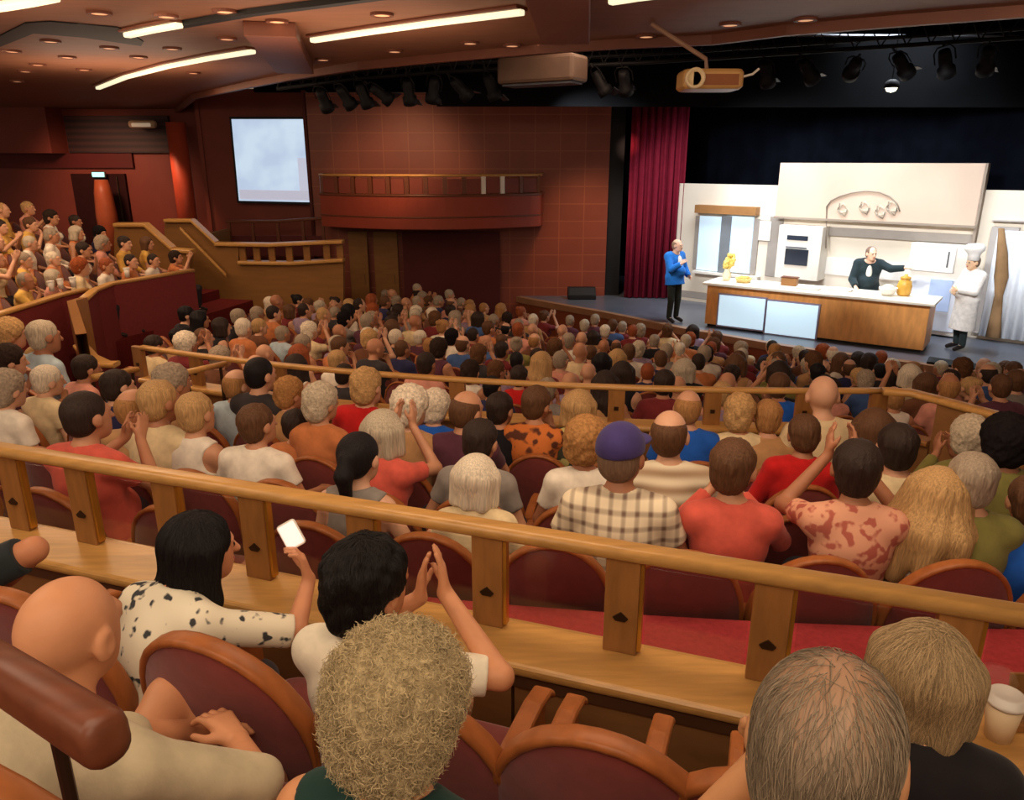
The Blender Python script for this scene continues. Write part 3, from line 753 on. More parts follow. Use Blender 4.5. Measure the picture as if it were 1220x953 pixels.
mb = MB(); a, b = PY(68, 138, 21.4), PY(206, 182, 21.4); mb.box(((a.x + b.x) / 2 + .1, 21.40, (a.z + b.z) / 2), (b.x - a.x - .2, .14, a.z - b.z)); lv = placed(mb.build('louvre_panel', LOUV)); tag(lv, 'dark slatted louvre panel high on the red rear wall', 'louvre')
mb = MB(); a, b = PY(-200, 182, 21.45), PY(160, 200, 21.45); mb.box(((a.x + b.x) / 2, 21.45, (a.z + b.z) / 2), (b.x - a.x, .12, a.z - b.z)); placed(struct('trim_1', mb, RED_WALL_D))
# doorway recess beside the lit column
mb = MB(); a, b = PY(84, 207, 21.4), PY(162, 300, 21.4); mb.box(((a.x + b.x) / 2, 21.44, (a.z + b.z) / 2), (b.x - a.x, .1, a.z - b.z)); placed(struct('door_1', mb, mat('dark_doorway', (50, 24, 24), .8, .1, .1)))
mb = MB(); a, b = PY(138, 210, 21.3), PY(152, 300, 21.3); mb.box(((a.x + b.x) / 2, 21.34, (a.z + b.z) / 2), (b.x - a.x, .08, a.z - b.z)); placed(struct('door_frame', mb, mat('grey_green_paint', (84, 74, 58), .6, .2, .1)))
mb = MB(); p = PY(126, 250, 20.6); top = PY(126, 214, 20.6).z
mb.lathe((p.x, 20.6, 0), [(.16, top), (.22, top - .35), (.26, top - .9), (.22, -3)], 16); o = placed(mb.build('tapered_column', mat('column_brown', (150, 78, 48), .45, .3, .08), smooth=True)); o['kind'] = 'structure'
mb = MB(); p = PY(216, 200, 20.2); mb.lathe((p.x, 20.2, 0), [(.24, -3), (.24, PY(213, 146, 20.2).z)], 20); o = placed(mb.build('lit_column', mat('column_red', (176, 74, 50), .5, .3, .06), smooth=True)); o['kind'] = 'structure'
# small lit sign above the doorway, lamp near the ceiling
r = placed(empty('exit_sign', label='small glowing pale green sign above the doorway on the red wall', cat='sign')); p = PY(118, 208, 21.2)
mb = MB(); mb.box(p, (.36, .08, .16)); mb.build('housing', STEEL, r, bevel=.02); mb = MB(); mb.box(p + V3(0, -.05, 0), (.32, .03, .12)); mb.build('panel', emis('sign_glow', (150, 235, 215), 1.6), r, bevel=.01)
r = placed(empty('wall_lamp', label='pale oval lamp fixed under the ceiling above the red column', cat='lamp')); p = PY(170, 148, 20.8)
mb = MB(); mb.box(p, (.72, .2, .2)); mb.build('housing', mat('lamp_cream', (190, 165, 135), .5, .3, .05), r, bevel=.08); mb = MB(); mb.box(p + V3(0, -.1, -.02), (.5, .06, .1)); mb.build('lens', emis('lamp_lens', (225, 205, 175), .25), r, bevel=.03)
# --- projection screen
r = placed(empty('projection_screen', label='square white projection screen glowing pale blue on the red wall', cat='screen'))
Ys = 20.0
def sq(u, v, y=Ys):
    """a point of the hanging screen, u across, v down"""
    tl, tr_, bl, br_ = PY(276, 142, Ys), PY(370, 142, Ys), PY(285, 239, Ys), PY(377, 241, Ys)
    p = (tl * (1 - u) + tr_ * u) * (1 - v) + (bl * (1 - u) + br_ * u) * v; return V3(p.x, y, p.z)
def sqbox(u0, v0, u1, v1, y, th): mb = MB(); mb.prism([sq(u0, v0, y), sq(u1, v0, y), sq(u1, v1, y), sq(u0, v1, y)], (0, th, 0)); return mb
sqbox(-.03, -.03, 1.03, 1.03, Ys + .01, .05).build('frame', BLACK, r)
m, nt, bs = nodes('screen_picture'); tc = nt.nodes.new('ShaderNodeTexCoord'); n = nt.nodes.new('ShaderNodeTexNoise'); n.inputs['Scale'].default_value = 1.3; n.inputs['Detail'].default_value = 2
cr = nt.nodes.new('ShaderNodeValToRGB'); cr.color_ramp.elements[0].position = .38; cr.color_ramp.elements[0].color = lin((186, 206, 232)); cr.color_ramp.elements[1].position = .6; cr.color_ramp.elements[1].color = lin((205, 226, 245))
nt.links.new(tc.outputs['Object'], n.inputs['Vector']); nt.links.new(n.outputs['Fac'], cr.inputs[0]); bs.inputs['Base Color'].default_value = (.2, .2, .2, 1); nt.links.new(cr.outputs[0], bs.inputs['Emission Color']); bs.inputs['Emission Strength'].default_value = .92
sqbox(0, 0, 1, 1, Ys - .02, .03).build('picture', m, r)
# dim shapes in the projected picture
sqbox(.02, .86, .98, .98, Ys - .03, .01).build('picture_band', emis('picture_grey', (180, 182, 200), .9), r)
sqbox(.80, .46, .98, .86, Ys - .03, .01).build('picture_patch', emis('picture_lilac', (186, 192, 212), .9), r)
mb = MB(); mb.box((-1.5, 19.75, 2.45), (9.5, .12, 1.75)); placed(struct('wall_loft', mb, VOID))  # added black board: unlit space over the panelled wall put into colour

# --- side box with stepped parapets (oak)
def pix_prism(pix, Y, th): return [PY(x, y, Y) for x, y in pix], (0, th, 0)
r = placed(empty('side_box', label='oak side box with stepped parapet and posts under the projection screen', cat='box'))
mb = MB(); mb.prism(*pix_prism([(196, 400), (196, 264), (228, 264), (256, 291), (284, 292), (284, 313), (409, 311), (409, 400)], 15.5, .16)); mb.build('panel', OLIVE, r)
def cap_line(pix, Y, th, parent, m=OAKL, w=.26, name='cap'):
    mb = MB(); pts = [PY(x, y, Y) + V3(0, .08, 0) for x, y in pix]; rings = []
    for p in pts: rings.append([p + V3(0, u, v) for u, v in RR(w, .07, .02, 2)])
    mb.loft(rings); return mb.build(name, m, parent)
cap_line([(196, 263), (228, 263)], 15.45, .1, r); cap_line([(228, 263), (257, 290)], 15.45, .1, r); cap_line([(256, 291), (320, 292), (408, 288)], 15.45, .1, r, name='handrail'); cap_line([(284, 313), (345, 314), (409, 310)], 15.45, .1, r, name='shelf_board')
for x in (287, 304, 322, 343, 364, 388, 404):
    a, b = PY(x, 292, 15.5), PY(x, 312, 15.5); mb = MB(); mb.box((a.x, 15.56, (a.z + b.z) / 2), (.13, .06, a.z - b.z)); mb.build('post', OLIVE, r)
cap_line([(213, 273), (268, 329)], 15.2, .1, r, w=.07, name='stair_handrail')
mb = MB(); X0 = PY(196, 300, 15.5).x; mb.box((X0 + .06, 17.2, -2.9), (.12, 3.4, 2.6)); mb.build('side_panel', OLIVE, r)
a, b = PY(284, 300, 15.5), PY(409, 300, 15.5); mb = MB(); mb.box(((a.x + b.x) / 2 - .35, 16.7, -2.55), (b.x - a.x - .8, 2.2, .2)); mb.build('box_floor', CARPETD, r)
r = placed(empty('parapet', label='oak stepped parapet with light cap at the end of the raised side seats', cat='parapet'))
mb = MB(); mb.prism(*pix_prism([(136, 380), (136, 269), (172, 269), (204, 298), (226, 300), (226, 380)], 14.2, .14)); mb.build('panel', OLIVE, r)
cap_line([(136, 268), (172, 268)], 14.15, .1, r); cap_line([(172, 268), (205, 297)], 14.15, .1, r); cap_line([(205, 298), (228, 300)], 14.15, .1, r)
# rear rail in the box
r = placed(empty('balustrade', label='dark railing at the rear of the side box below the screen', cat='balustrade'))
cap_line([(268, 264), (330, 264), (386, 260)], 19.0, .1, r, CHERRY, .1, 'handrail')
for x in (272, 300, 330, 360, 384):
    a = PY(x, 264, 19.06); mb = MB(); mb.box((a.x, 19.08, a.z - .25), (.07, .06, .5)); mb.build('post', CHERRY, r)
mb = MB(); a, b = PY(268, 286, 19.1), PY(386, 286, 19.1); mb.box(((a.x + b.x) / 2, 19.15, a.z - .15), (b.x - a.x, .06, .5)); mb.build('panel', RED_WALL_D, r)

# --- balcony on the panelled wall
def bez(a, b, c, n=25):
    return [(a * (1 - t) ** 2 + b * 2 * t * (1 - t) + c * t * t) for t in [i / (n - 1) for i in range(n)]]
r = placed(empty('balcony', label='curved red balcony with slim oak rail on the panelled wall', cat='balcony'))
xa, xb = PY(390, 240, 19.5).x, PY(645, 240, 19.5).x; yb = 19.45
pth = [V3(xa, yb, 0)] + bez(V3(xa + .1, 18.6, 0), V3((xa + xb) / 2, 16.7, 0), V3(xb - .1, 18.6, 0)) + [V3(xb, yb, 0)]
zt, zr, zb = PY(520, 209, 17.7).z, PY(520, 233, 17.7).z, PY(520, 273, 17.7).z
RB = mat('balcony_red', (146, 62, 44), .5, .3, .08, 2)
mb = MB(); mb.sweep(pth, [(-.05, zb), (.05, zb), (.05, zr - .03), (-.05, zr - .03)]); mb.build('fascia', RB, r)
mb = MB(); mb.sweep(pth, [(u, w + zt) for u, w in RR(.11, .055, .02, 2)]); mb.build('handrail', OAKL, r, smooth=True)
mb = MB(); mb.sweep(pth, [(u, w + zr) for u, w in RR(.15, .06, .02, 2)]); mb.build('ledge', CHERRY, r)
mb = MB(); mb.sweep(pth, [(u, w + (zr * .35 + zb * .65)) for u, w in RR(.13, .04, .015, 2)]); mb.build('moulding', CHERRY, r)
mb = MB(); mb.prism([p + V3(0, 0, zb) for p in pth], (0, 0, .12)); mb.build('balcony_floor', RED_WALL_D, r)
for i in range(1, len(pth) - 1, 2):
    p = pth[i]; d = (pth[i + 1] - pth[i - 1]); mb = MB(); mb.box((p.x, p.y, (zt + zr) / 2), (.10, .06, zt - zr), math.atan2(d.y, d.x)); mb.build('post', WHITEP if i in (19, 21) else CHERRY, r)
for i in range(1, len(pth) - 3, 2):
    p, q = pth[i], pth[i + 2]; d = (q - p); mb = MB(); c = (p + q) / 2; mb.box((c.x, c.y, (zt + zr) / 2 - .02), (d.length - .14, .03, zt - zr - .12), math.atan2(d.y, d.x)); mb.build('infill_panel', RED_WALL, r)
# under the balcony: oak doors and a dark recess
for i, (x0, x1, m) in enumerate(((414, 442, OLIVE), (444, 477, OLIVE))):
    a, b = PY(x0, 276, 19.3), PY(x1, 380, 19.3); mb = MB(); mb.box(((a.x + b.x) / 2, 19.38, (a.z + b.z) / 2), (b.x - a.x, .1, a.z - b.z)); mb.box((b.x - .12, 19.31, -2.9), (.03, .05, .25)); o = placed(mb.build('door_%d' % (i + 2), m)); o['kind'] = 'structure'
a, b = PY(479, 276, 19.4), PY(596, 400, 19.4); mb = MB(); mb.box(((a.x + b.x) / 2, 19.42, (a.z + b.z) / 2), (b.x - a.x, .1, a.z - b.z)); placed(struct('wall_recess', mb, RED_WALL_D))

# --- ceiling, its lamps and beams
EDGE = [(130, 140), (210, 131), (232, 112), (300, 97), (350, 87), (430, 74), (520, 65), (640, 54), (740, 47), (850, 42), (940, 30), (1080, 18), (1230, 6), (1500, -22)]
CZ = 1.3
ed = [PZ(x, y, CZ) for x, y in EDGE if y < 137]
poly = [V3(-16, 21.6, CZ), V3(ed[0].x - .3, 21.6, CZ)] + ed + [V3(9, ed[-1].y, CZ), V3(9, -4, CZ), V3(-16, -4, CZ)]
mb = MB(); mb.prism(poly, (0, 0, .25)); struct('ceiling', mb, CEIL)
mb = MB(); mb.sweep(ed, [(-.06, -.10), (.02, -.10), (.02, .3), (-.06, .3)]); struct('trim_2', mb, CEILB)
mb = MB(); mb.box((3, 14, 3.4), (40, 40, .2)); struct('ceiling_2', mb, VOID)
COVE = emis('cove_glow', (240, 234, 196), 1.05)
def strip(pix, lab, w=.085):
    r = placed(empty('cove_light', label=lab, cat='lamp')); pts = [PZ(x, y, CZ - .05) for x, y in pix]
    mb = MB(); mb.sweep(pts, RR(w, .05, .015, 2)); mb.build('diffuser', COVE, r); mb = MB(); mb.sweep(pts, [(u, v + .035) for u, v in RR(w + .10, .03, .01, 2)]); mb.build('housing', CEILB, r)
strip([(117, 105), (150, 92), (200, 79), (250, 69.5), (301, 61.5)], 'long curved cream ceiling strip light nearest the red column')
strip([(373, 48), (440, 38), (520, 27), (622, 14.5)], 'straight cream ceiling strip light between the two hanging beams')
strip([(728, 2), (760, -3), (850, -14), (1000, -34)], 'cream ceiling strip light past the larger hanging beam, cut by the top edge')
strip([(152, 42), (180, 36), (213, 30)], 'short cream strip light beside the black ceiling slot', .09)
strip([(-60, 16), (0, 8), (30, 3), (60, -3)], 'cream strip light in the top corner of the ceiling', .16)
mb = MB()
for pix in ([(214, 29), (300, 14), (380, 4), (470, -8)],): mb.sweep([PZ(x, y, CZ - .02) for x, y in pix], [(-.05, -.03), (.05, -.03), (.05, .03), (-.05, .03)])
struct('dark_line_slat', mb, BLACK)  # thin black slat drawn in for the dark line at the ceiling step
sl = [PZ(x, y, CZ - .012) for x, y in ((-40, 60), (0, 43), (30, 28), (60, 26), (140, 33), (150, 37), (171, 50), (168, 55), (100, 45), (40, 40), (0, 56), (-40, 80))]
mb = MB(); mb.prism(sl, (0, 0, .02)); struct('slot_dark_sheet', mb, BLACK)  # flat black sheet: darkness of an open ceiling slot put into colour
for a0, a1, w, lab in ((PZ(322, 44, 1.16), PZ(352, 88, 1.16), .50, 'brown boxed ceiling beam hanging where the curved strip light ends'), (PZ(660, -20, 1.16), PZ(674, 53, 1.16), .50, 'large brown boxed ceiling beam at the top of the hall')):
    r = placed(empty('hanging_beam', label=lab, cat='beam')); mb = MB(); mb.sweep([V3(a0.x, a0.y, 0), V3(a1.x, a1.y, 0)], [(-w / 2, 1.16), (w / 2, 1.16), (w / 2, 1.3), (-w / 2, 1.3)]); mb.build('box', CEILB, r, bevel=.01)
    d = (a1 - a0).normalized(); mb = MB(); c = a1 + d * .03; mb.box((c.x, c.y, 1.23), (w * .8, .06, .12), math.atan2(d.y, d.x) - math.pi / 2); mb.build('grille', mat('beam_grille', (188, 120, 60), .5, .3, .1), r)
DL = emis('downlight_glow', (240, 176, 128), .8)
dl = [(14, 60), (30, 84), (80, 67), (60, 48), (130, 56), (118, 14), (165, 67), (100, 82), (45, 76), (20, 96), (205, 57), (230, 86), (270, 45), (455, 16), (470, 60), (560, 50), (610, 53), (675, 52), (770, 42), (870, 28), (960, 22), (385, 70), (268, 12), (330, 24), (198, 18)]
for i, (x, y) in enumerate(dl):
    p = PZ(x, y, CZ); r = empty('downlight', p + V3(0, 0, -.02)); tag(r, 'small round recessed downlight in the wooden ceiling', 'lamp', 'recessed ceiling downlights')
    mb = MB(); mb.lathe((0, 0, 0), [(.11, .02), (.11, -.004), (.075, -.004), (.075, .015)], 16); mb.build('ring', CEILB, r); mb = MB(); mb.lathe((0, 0, 0), [(.0, .003), (.074, .003), (.074, .012), (0, .012)], 16); mb.build('lens', DL, r)
# ---------------------------------------------------------------- the stage
STZ = -3.35
STAGEFL = mat('stage_floor', (84, 88, 98), .28, .5, .15, 2)
edge = [V3(0.2, 19.4, STZ), V3(0.63, 18.9, STZ), V3(2.2, 17.3, STZ), V3(3.6, 15.6, STZ), V3(5.2, 14.0, STZ), V3(7.1, 12.65, STZ), V3(8.3, 11.7, STZ), V3(9.6, 10.4, STZ), V3(12, 8.0, STZ)]
mb = MB(); mb.prism(edge + [V3(20, 8, STZ), V3(20, 26, STZ), V3(0.2, 26, STZ)], (0, 0, -.12)); struct('floor_stage', mb, STAGEFL)
mb = MB(); mb.sweep(edge, [(-.05, -1.3), (.05, -1.3), (.05, -.1), (-.05, -.1)]); struct('wall_stage_front', mb, mat('stage_front_wood', (128, 66, 40), .5, .3, .12, 3))
mb = MB(); mb.sweep(edge, [(-.12, -.13), (.04, -.13), (.04, .012), (-.12, .012)]); struct('trim_5', mb, mat('stage_nosing', (150, 110, 80), .4, .4, .1))
# black masking and drapes
mb = MB(); X = PY(733, 240, 19.6); mb.box((X.x, 20.4, -.5), (.36, 1.6, 6.2)); placed(struct('wall_proscenium', mb, BLACK))
p0 = PZ(812, 357, STZ); p1 = PZ(1182, 405, STZ); p0.z = p1.z = 0; SU = (p1 - p0).normalized(); SN = Vector((-SU.y, SU.x, 0))   # SN points away from the hall
def SP(px, py, off=0.):
    """(u, z) on the set's plane, moved off into the stage"""
    r = ray(px, py); o = p0 + SN * off; t = o.dot(SN) / r.dot(SN); p = r * t; return (p - p0).dot(SU), p.z
def SW(u, off, z): return p0 + SU * u + SN * off + V3(0, 0, z)
sang = math.atan2(SU.y, SU.x)
def sbox(mb, px0, py0, px1, py1, off, th):
    """box on the set plane between two picture corners; front face at off"""
    u0, z0 = SP(px0, py0, off); u1, z1 = SP(px1, py1, off)
    mb.box(SW((u0 + u1) / 2, off + th / 2, (z0 + z1) / 2), (abs(u1 - u0), th, abs(z0 - z1)), sang); return mb
mb = MB(); mb.box(SW(4, 2.6, .2), (22, .2, 7.4), sang); placed(struct('backdrop_wall', mb, BLACKCLOTH))
# legs and border: black cloth above and beside the set
r = placed(empty('stage_border', label='wide black cloth border hanging above the white kitchen set', cat='drape'))
mb = MB(); pts = [SW(-.9 + i * .12, 1.5 + .05 * math.sin(i * 1.3), 0) for i in range(110)]; mb.sweep(pts, [(-.02, -1.6), (.02, -1.6), (.02, 3.2), (-.02, 3.2)]); mb.build('cloth', BLACKCLOTH, r, smooth=True)
mb = MB(); mb.tube([SW(-.9, 1.5, 3.22), SW(12.4, 1.5, 3.22)], .03, 8); mb.build('batten', STEEL, r)
# red curtain
r = placed(empty('stage_curtain', label='tall crimson stage curtain at the side of the set behind the man in blue', cat='curtain'))
xa, xb = PY(744, 350, 19.2), PY(808, 350, 19.2); n = 90
pts = [V3(xa.x + (xb.x - xa.x) * i / n, 19.2 - (.12 * i / n) + .06 * math.sin(i * .56) + .02 * math.sin(i * 1.37 + 1), 0) for i in range(n + 1 - 4)]
mb = MB(); mb.sweep(pts, [(-.012, STZ + .02), (.012, STZ + .02), (.012, 1.6), (-.012, 1.6)]); mb.build('cloth', mat('crimson_velvet', (128, 30, 50), .9, .1, .1, 8), r, smooth=True)
mb = MB(); mb.tube([V3(xa.x - .1, 19.2, 1.6), V3(xb.x + .1, 19.2, 1.6)], .035, 8); mb.build('track', STEEL, r)

# --- kitchen set
SETW = mat('set_cream_paint', (232, 222, 204), .75, .2, .03, 1.5)
SETP = mat('set_peach_paint', (208, 184, 164), .75, .2, .04, 1.2)
LINE = mat('set_line', (150, 136, 122), .7, .2, .05)
SHADE = mat('set_grey_trim', (160, 152, 144), .6, .3, .05)
BROWNV = mat('valance_wood', (158, 112, 66), .5, .3, .12, 4)
BLUEG = emis('backlit_blue_cloth', (196, 222, 240), .5)
r = placed(empty('stage_set', label='cream painted kitchen set wall with tall hood behind the counter', cat='stage set'))
mb = MB(); u1, zt = SP(1165, 226); u0, _ = SP(806, 217); mb.box(SW((u0 + 12) / 2, .06, (zt + STZ) / 2), (12 - u0, .12, zt - STZ), sang); mb.build('back_wall', SETW, r)
mb = MB(); sbox(mb, 806, 345, 842, 357, -.03, .05); mb.build('skirting_board', SHADE, r)
hd = -.22
mb = MB(); u0, z0 = SP(930, 194, hd); u1, z1 = SP(1161, 274, hd); zb_ = (SP(930, 258, hd)[1] + z1) / 2
mb.box(SW((u0 + u1) / 2, hd + .11, (z0 + zb_) / 2), (u1 - u0, .22, z0 - zb_), sang); hood = mb.build('hood', SETP, r)
mb = MB(); mb.box(SW((u0 + u1) / 2, hd - .015, zb_ + .02), (u1 - u0 + .04, .03, .045), sang); mb.build('hood_rail', LINE, hood)
mb = MB(); mb.box(SW(u1 + .01, hd + .1, (z0 + SP(1158, 300, hd)[1]) / 2), (.05, .2, z0 - SP(1158, 300, hd)[1]), sang); mb.build('hood_side', LINE, hood)
def sline(pix, off, rad, name, m, par):
    mb = MB(); mb.tube([SW(*(lambda q: (q[0], off, q[1]))(SP(x, y, off))) for x, y in pix], rad, 6); return mb.build(name, m, par, smooth=True)
arch = [(984, 296), (984.5, 270), (985, 246), (990, 239), (1000, 234), (1015, 229.5), (1032, 227.5), (1048, 229), (1060, 234), (1069, 243), (1072, 252)]
sline(arch, hd - .02, .014, 'arch_line', LINE, hood)
for k, (x, y, s) in enumerate(((1005, 249, 9), (1031, 247, 9), (1050, 252, 9), (1064, 247, 10))):
    rnd = random.Random(k); pts = [(x + s * (.35 + .65 * (i % 5) / 5) * math.cos(i * 1.15), y + s * (.45 + .55 * ((i * 3) % 7) / 7) * math.sin(i * 1.15) * 1.05) for i in range(26)]
    sline(pts, hd - .018, .009, 'fruit_relief', mat('relief_taupe', (204, 190, 170), .7, .2, .05), hood)
mb = MB(); sbox(mb, 918, 258, 926, 330, -.03, .04); mb.build('panel_edge', SHADE, r)
mb = MB(); sbox(mb, 930, 302, 1086, 336, -.02, .03); mb.build('splashback', mat('set_white_tile', (238, 234, 226), .4, .4, .03), r)
mb = MB(); sbox(mb, 930, 277, 1160, 280, -.08, .08); mb.build('shelf_line', SHADE, r)
# window with brown valance
w = placed(empty('stage_window', label='two-pane pale blue set window under a brown valance near the man in blue', cat='window'))
mb = MB(); sbox(mb, 828, 244, 900, 257, -.22, .22); mb.build('valance', BROWNV, w)
mb = MB(); sbox(mb, 829, 257, 899, 327, -.05, .05); mb.build('frame', SHADE, w)
mb = MB(); sbox(mb, 834, 257, 860, 324, -.08, .04); mb.build('pane', BLUEG, w)
mb = MB(); sbox(mb, 866, 257, 892, 326, -.08, .04); mb.build('pane', BLUEG, w)
mb = MB(); sbox(mb, 860, 257, 866, 325, -.11, .05); mb.build('mullion', mat('mullion_grey', (120, 126, 132), .6, .3, .05), w)
mb = MB(); sbox(mb, 824, 325, 902, 330, -.2, .2); mb.build('sill', WHITEP, w)
n_ = placed(empty('notice_board', label='small white paper board between the set window and the oven', cat='board'))
mb = MB(); sbox(mb, 903, 262, 918, 288, -.03, .03); mb.build('board', SHADE, n_); mb = MB(); sbox(mb, 904, 263, 917, 287, -.04, .01); mb.build('paper', WHITEP, n_)
# wall oven
o = placed(empty('wall_oven', label='white built-in wall oven with dark grey door and control panel', cat='oven'))
DG = mat('oven_glass', (44, 52, 66), .2, .5, .05)
mb = MB(); sbox(mb, 929, 268, 973, 335, -.45, .45); mb.build('body', WHITEP, o)
mb = MB(); sbox(mb, 938, 280, 962, 287, -.47, .02); mb.build('control_panel', DG, o)
mb = MB(); sbox(mb, 936, 296, 961, 317, -.47, .02); d_ = mb.build('door', DG, o); mb = MB(); u_, z_ = SP(936, 294, -.5); u2_, _ = SP(961, 294, -.5); mb.tube([SW(u_, -.5, z_), SW(u2_, -.5, z_)], .018, 8); mb.build('handle', STEEL, d_)
# white door with a blue lower panel
d = placed(empty('stage_refrigerator', label='tall bright white refrigerator with pale blue patch beside the chef', cat='refrigerator'))
mb = MB(); sbox(mb, 1086, 289, 1138, 402, -.35, .35); mb.build('body', WHITEP, d, bevel=.02)
mb = MB(); sbox(mb, 1088, 291, 1135, 326, -.39, .03); dd = mb.build('upper_door', mat('bright_white_enamel', (246, 244, 240), .35, .4, .02), d, bevel=.015)
mb = MB(); sbox(mb, 1088, 329, 1135, 397, -.39, .03); d2 = mb.build('lower_door', mat('bluish_enamel', (222, 228, 240), .35, .4, .02), d, bevel=.015)
mb = MB(); sbox(mb, 1109, 332, 1129, 372, -.41, .015); mb.build('blue_patch', mat('blue_sheet', (176, 196, 232), .5, .3, .05), d2)
mb = MB(); u_, z_ = SP(1131, 300, -.43); mb.tube([SW(u_, -.43, z_), SW(u_, -.43, z_ - .3)], .014, 8); mb.build('handle', STEEL, dd)
# tall curtained window at the far end
w = placed(empty('stage_window', label='tall set window with white folded curtain and brown drape behind the chef', cat='window'))
mb = MB(); sbox(mb, 1182, 262, 1330, 270, -.14, .14); sbox(mb, 1182, 270, 1189, 400, -.14, .14); mb.build('frame', mat('frame_grey', (178, 172, 168), .6, .3, .04), w)
mb = MB(); u0, zt2 = SP(1190, 274, -.12); u1, _ = SP(1330, 274, -.12); _, zb2 = SP(1190, 402, -.12)
pts = [SW(u0 + (u1 - u0) * i / 80, -.16 + .022 * math.sin(i * .9), 0) for i in range(81)]; mb.sweep(pts, [(-.012, zb2), (.012, zb2), (.012, zt2), (-.012, zt2)]); mb.build('curtain', mat('white_voile', (222, 228, 236), .8, .1, .03), w, smooth=True)
mb = MB(); rings = []
for x, y, k in ((1193, 272, .05), (1194, 300, .09), (1193, 330, .12), (1190, 352, .07), (1186, 380, .10), (1183, 402, .13)):
    u_, z_ = SP(x, y, -.22); rings.append([SW(u_ + a * k, -.22 + b * .06, z_) for a, b in ((1, 0), (.7, .7), (0, 1), (-.7, .7), (-1, 0), (-.7, -.7), (0, -1), (.7, -.7))])
mb.loft(rings); mb.build('side_drape', mat('tan_drape', (150, 118, 84), .8, .1, .1), w, smooth=True)

# --- counter
c0 = PZ(839, 388, STZ); c1 = PZ(1099, 421, STZ); c0.z = c1.z = 0; CU = (c1 - c0).normalized(); CN = Vector((-CU.y, CU.x, 0)); CL = (c1 - c0).length; cang = math.atan2(CU.y, CU.x)
def CP(px, py, off=0.):
    r = ray(px, py); o = c0 + CN * off; t = o.dot(CN) / r.dot(CN); p = r * t; return (p - c0).dot(CU), p.z
def CWp(u, off, z): return c0 + CU * u + CN * off + V3(0, 0, z)
CTZ = STZ + .93
r = placed(empty('counter', label='long orange wood demonstration counter with pale top and two glowing screens', cat='counter'))
CWOOD = mat('counter_wood', (222, 156, 88), .4, .4, .14, 3, (4, 4, 1))
mb = MB(); mb.box(CWp(CL / 2, .42, STZ + .48), (CL, .84, .86), cang); mb.build('body', CWOOD, r, bevel=.01)
mb = MB(); mb.box(CWp(CL / 2, .42, STZ + .05), (CL - .1, .76, .10), cang); mb.build('plinth', BLACK, r)
mb = MB(); mb.box(CWp(CL / 2, .40, CTZ - .03), (CL + .16, .98, .055), cang); mb.build('countertop', mat('pale_marble', (240, 232, 212), .3, .45, .05, 3), r, bevel=.012)
for x0, y0, x1, y1, lb in ((858, 351, 909, 391, 0), (915, 359, 971, 402, 1)):
    u0, z0 = CP(x0, y0 + 1, -.01); u1, z1 = CP(x1, y1, -.01); z0 = CP((x0 + x1) / 2, (353.5, 361)[lb], -.01)[1]; z1 = CP((x0 + x1) / 2, (390, 400)[lb], -.01)[1]
    mb = MB(); mb.box(CWp((u0 + u1) / 2, -.012, (z0 + z1) / 2), (u1 - u0 + .07, .03, z0 - z1 + .07), cang); f = mb.build('screen_frame', mat('screen_bezel', (150, 140, 160), .5, .3, .05), r)
    mb = MB(); mb.box(CWp((u0 + u1) / 2, -.03, (z0 + z1) / 2), (u1 - u0, .012, z0 - z1), cang); mb.build('screen', emis('counter_screen', (196, 226, 244), .8), f)
def on_counter(px, off=.4):
    """a spot on the counter top at image column px"""
    u = CP(px, 352, off)[0]; return CWp(u, off, CTZ - .003)
# things on the counter
p = on_counter(864, .45); r = empty('flower_vase', p, 0, 'cream vase with yellow flowers on the counter end in front of the window', 'vase')
mb = MB(); mb.lathe((0, 0, 0), [(.06, 0), (.085, .05), (.09, .14), (.055, .22), (.065, .25), (.055, .25), (.045, .2)], 18); mb.build('vase', mat('cream_ceramic', (238, 226, 190), .3, .5, .04), r, smooth=True)
s_ = SDF(.012); rnd = random.Random(4)
for i in range(16): s_.ell(V3(rnd.uniform(-.10, .12), rnd.uniform(-.09, .09), rnd.uniform(.26, .56)), V3(.05, .05, .05), None, .03)
s_.cap(V3(0, 0, .2), V3(0, 0, .42), .045, .07, .03); Vv, Qv = s_.mesh(curls(.012, 60)); child('flowers', me_np('flowers', Vv, Qv, [mat('yellow_petal', (236, 208, 112), .7, .2, .15, 30)]), r)
p = on_counter(884, .40); r = empty('bread_basket', p, cang, 'low pale basket of bread on the counter beside the flower vase', 'basket')
mb = MB(); mb.lathe((0, 0, 0), [(.13, 0), (.17, .09), (.16, .09), (.12, .012), (0, .012)], 20); mb.build('basket', mat('straw', (222, 190, 120), .8, .2, .15, 30), r, smooth=True)
s_ = SDF(.01)
for q in (-.06, .0, .06): s_.cap(V3(q, -.07, .08), V3(q, .07, .09), .04, .04, .01)
Vv, Qv = s_.mesh(); child('bread', me_np('bread', Vv, Qv, [mat('crust', (220, 170, 90), .7, .2, .15, 12)]), r)
p = on_counter(939, .55); r = empty('knife_block', p, cang, 'brown wooden box on the counter in front of the oven', 'box')
mb = MB(); mb.box((0, 0, .08), (.30, .18, .16)); mb.build('box', BROWNV, r, bevel=.01); mb = MB(); mb.box((0, 0, .165), (.32, .20, .016)); mb.build('lid', CHERRY, r)
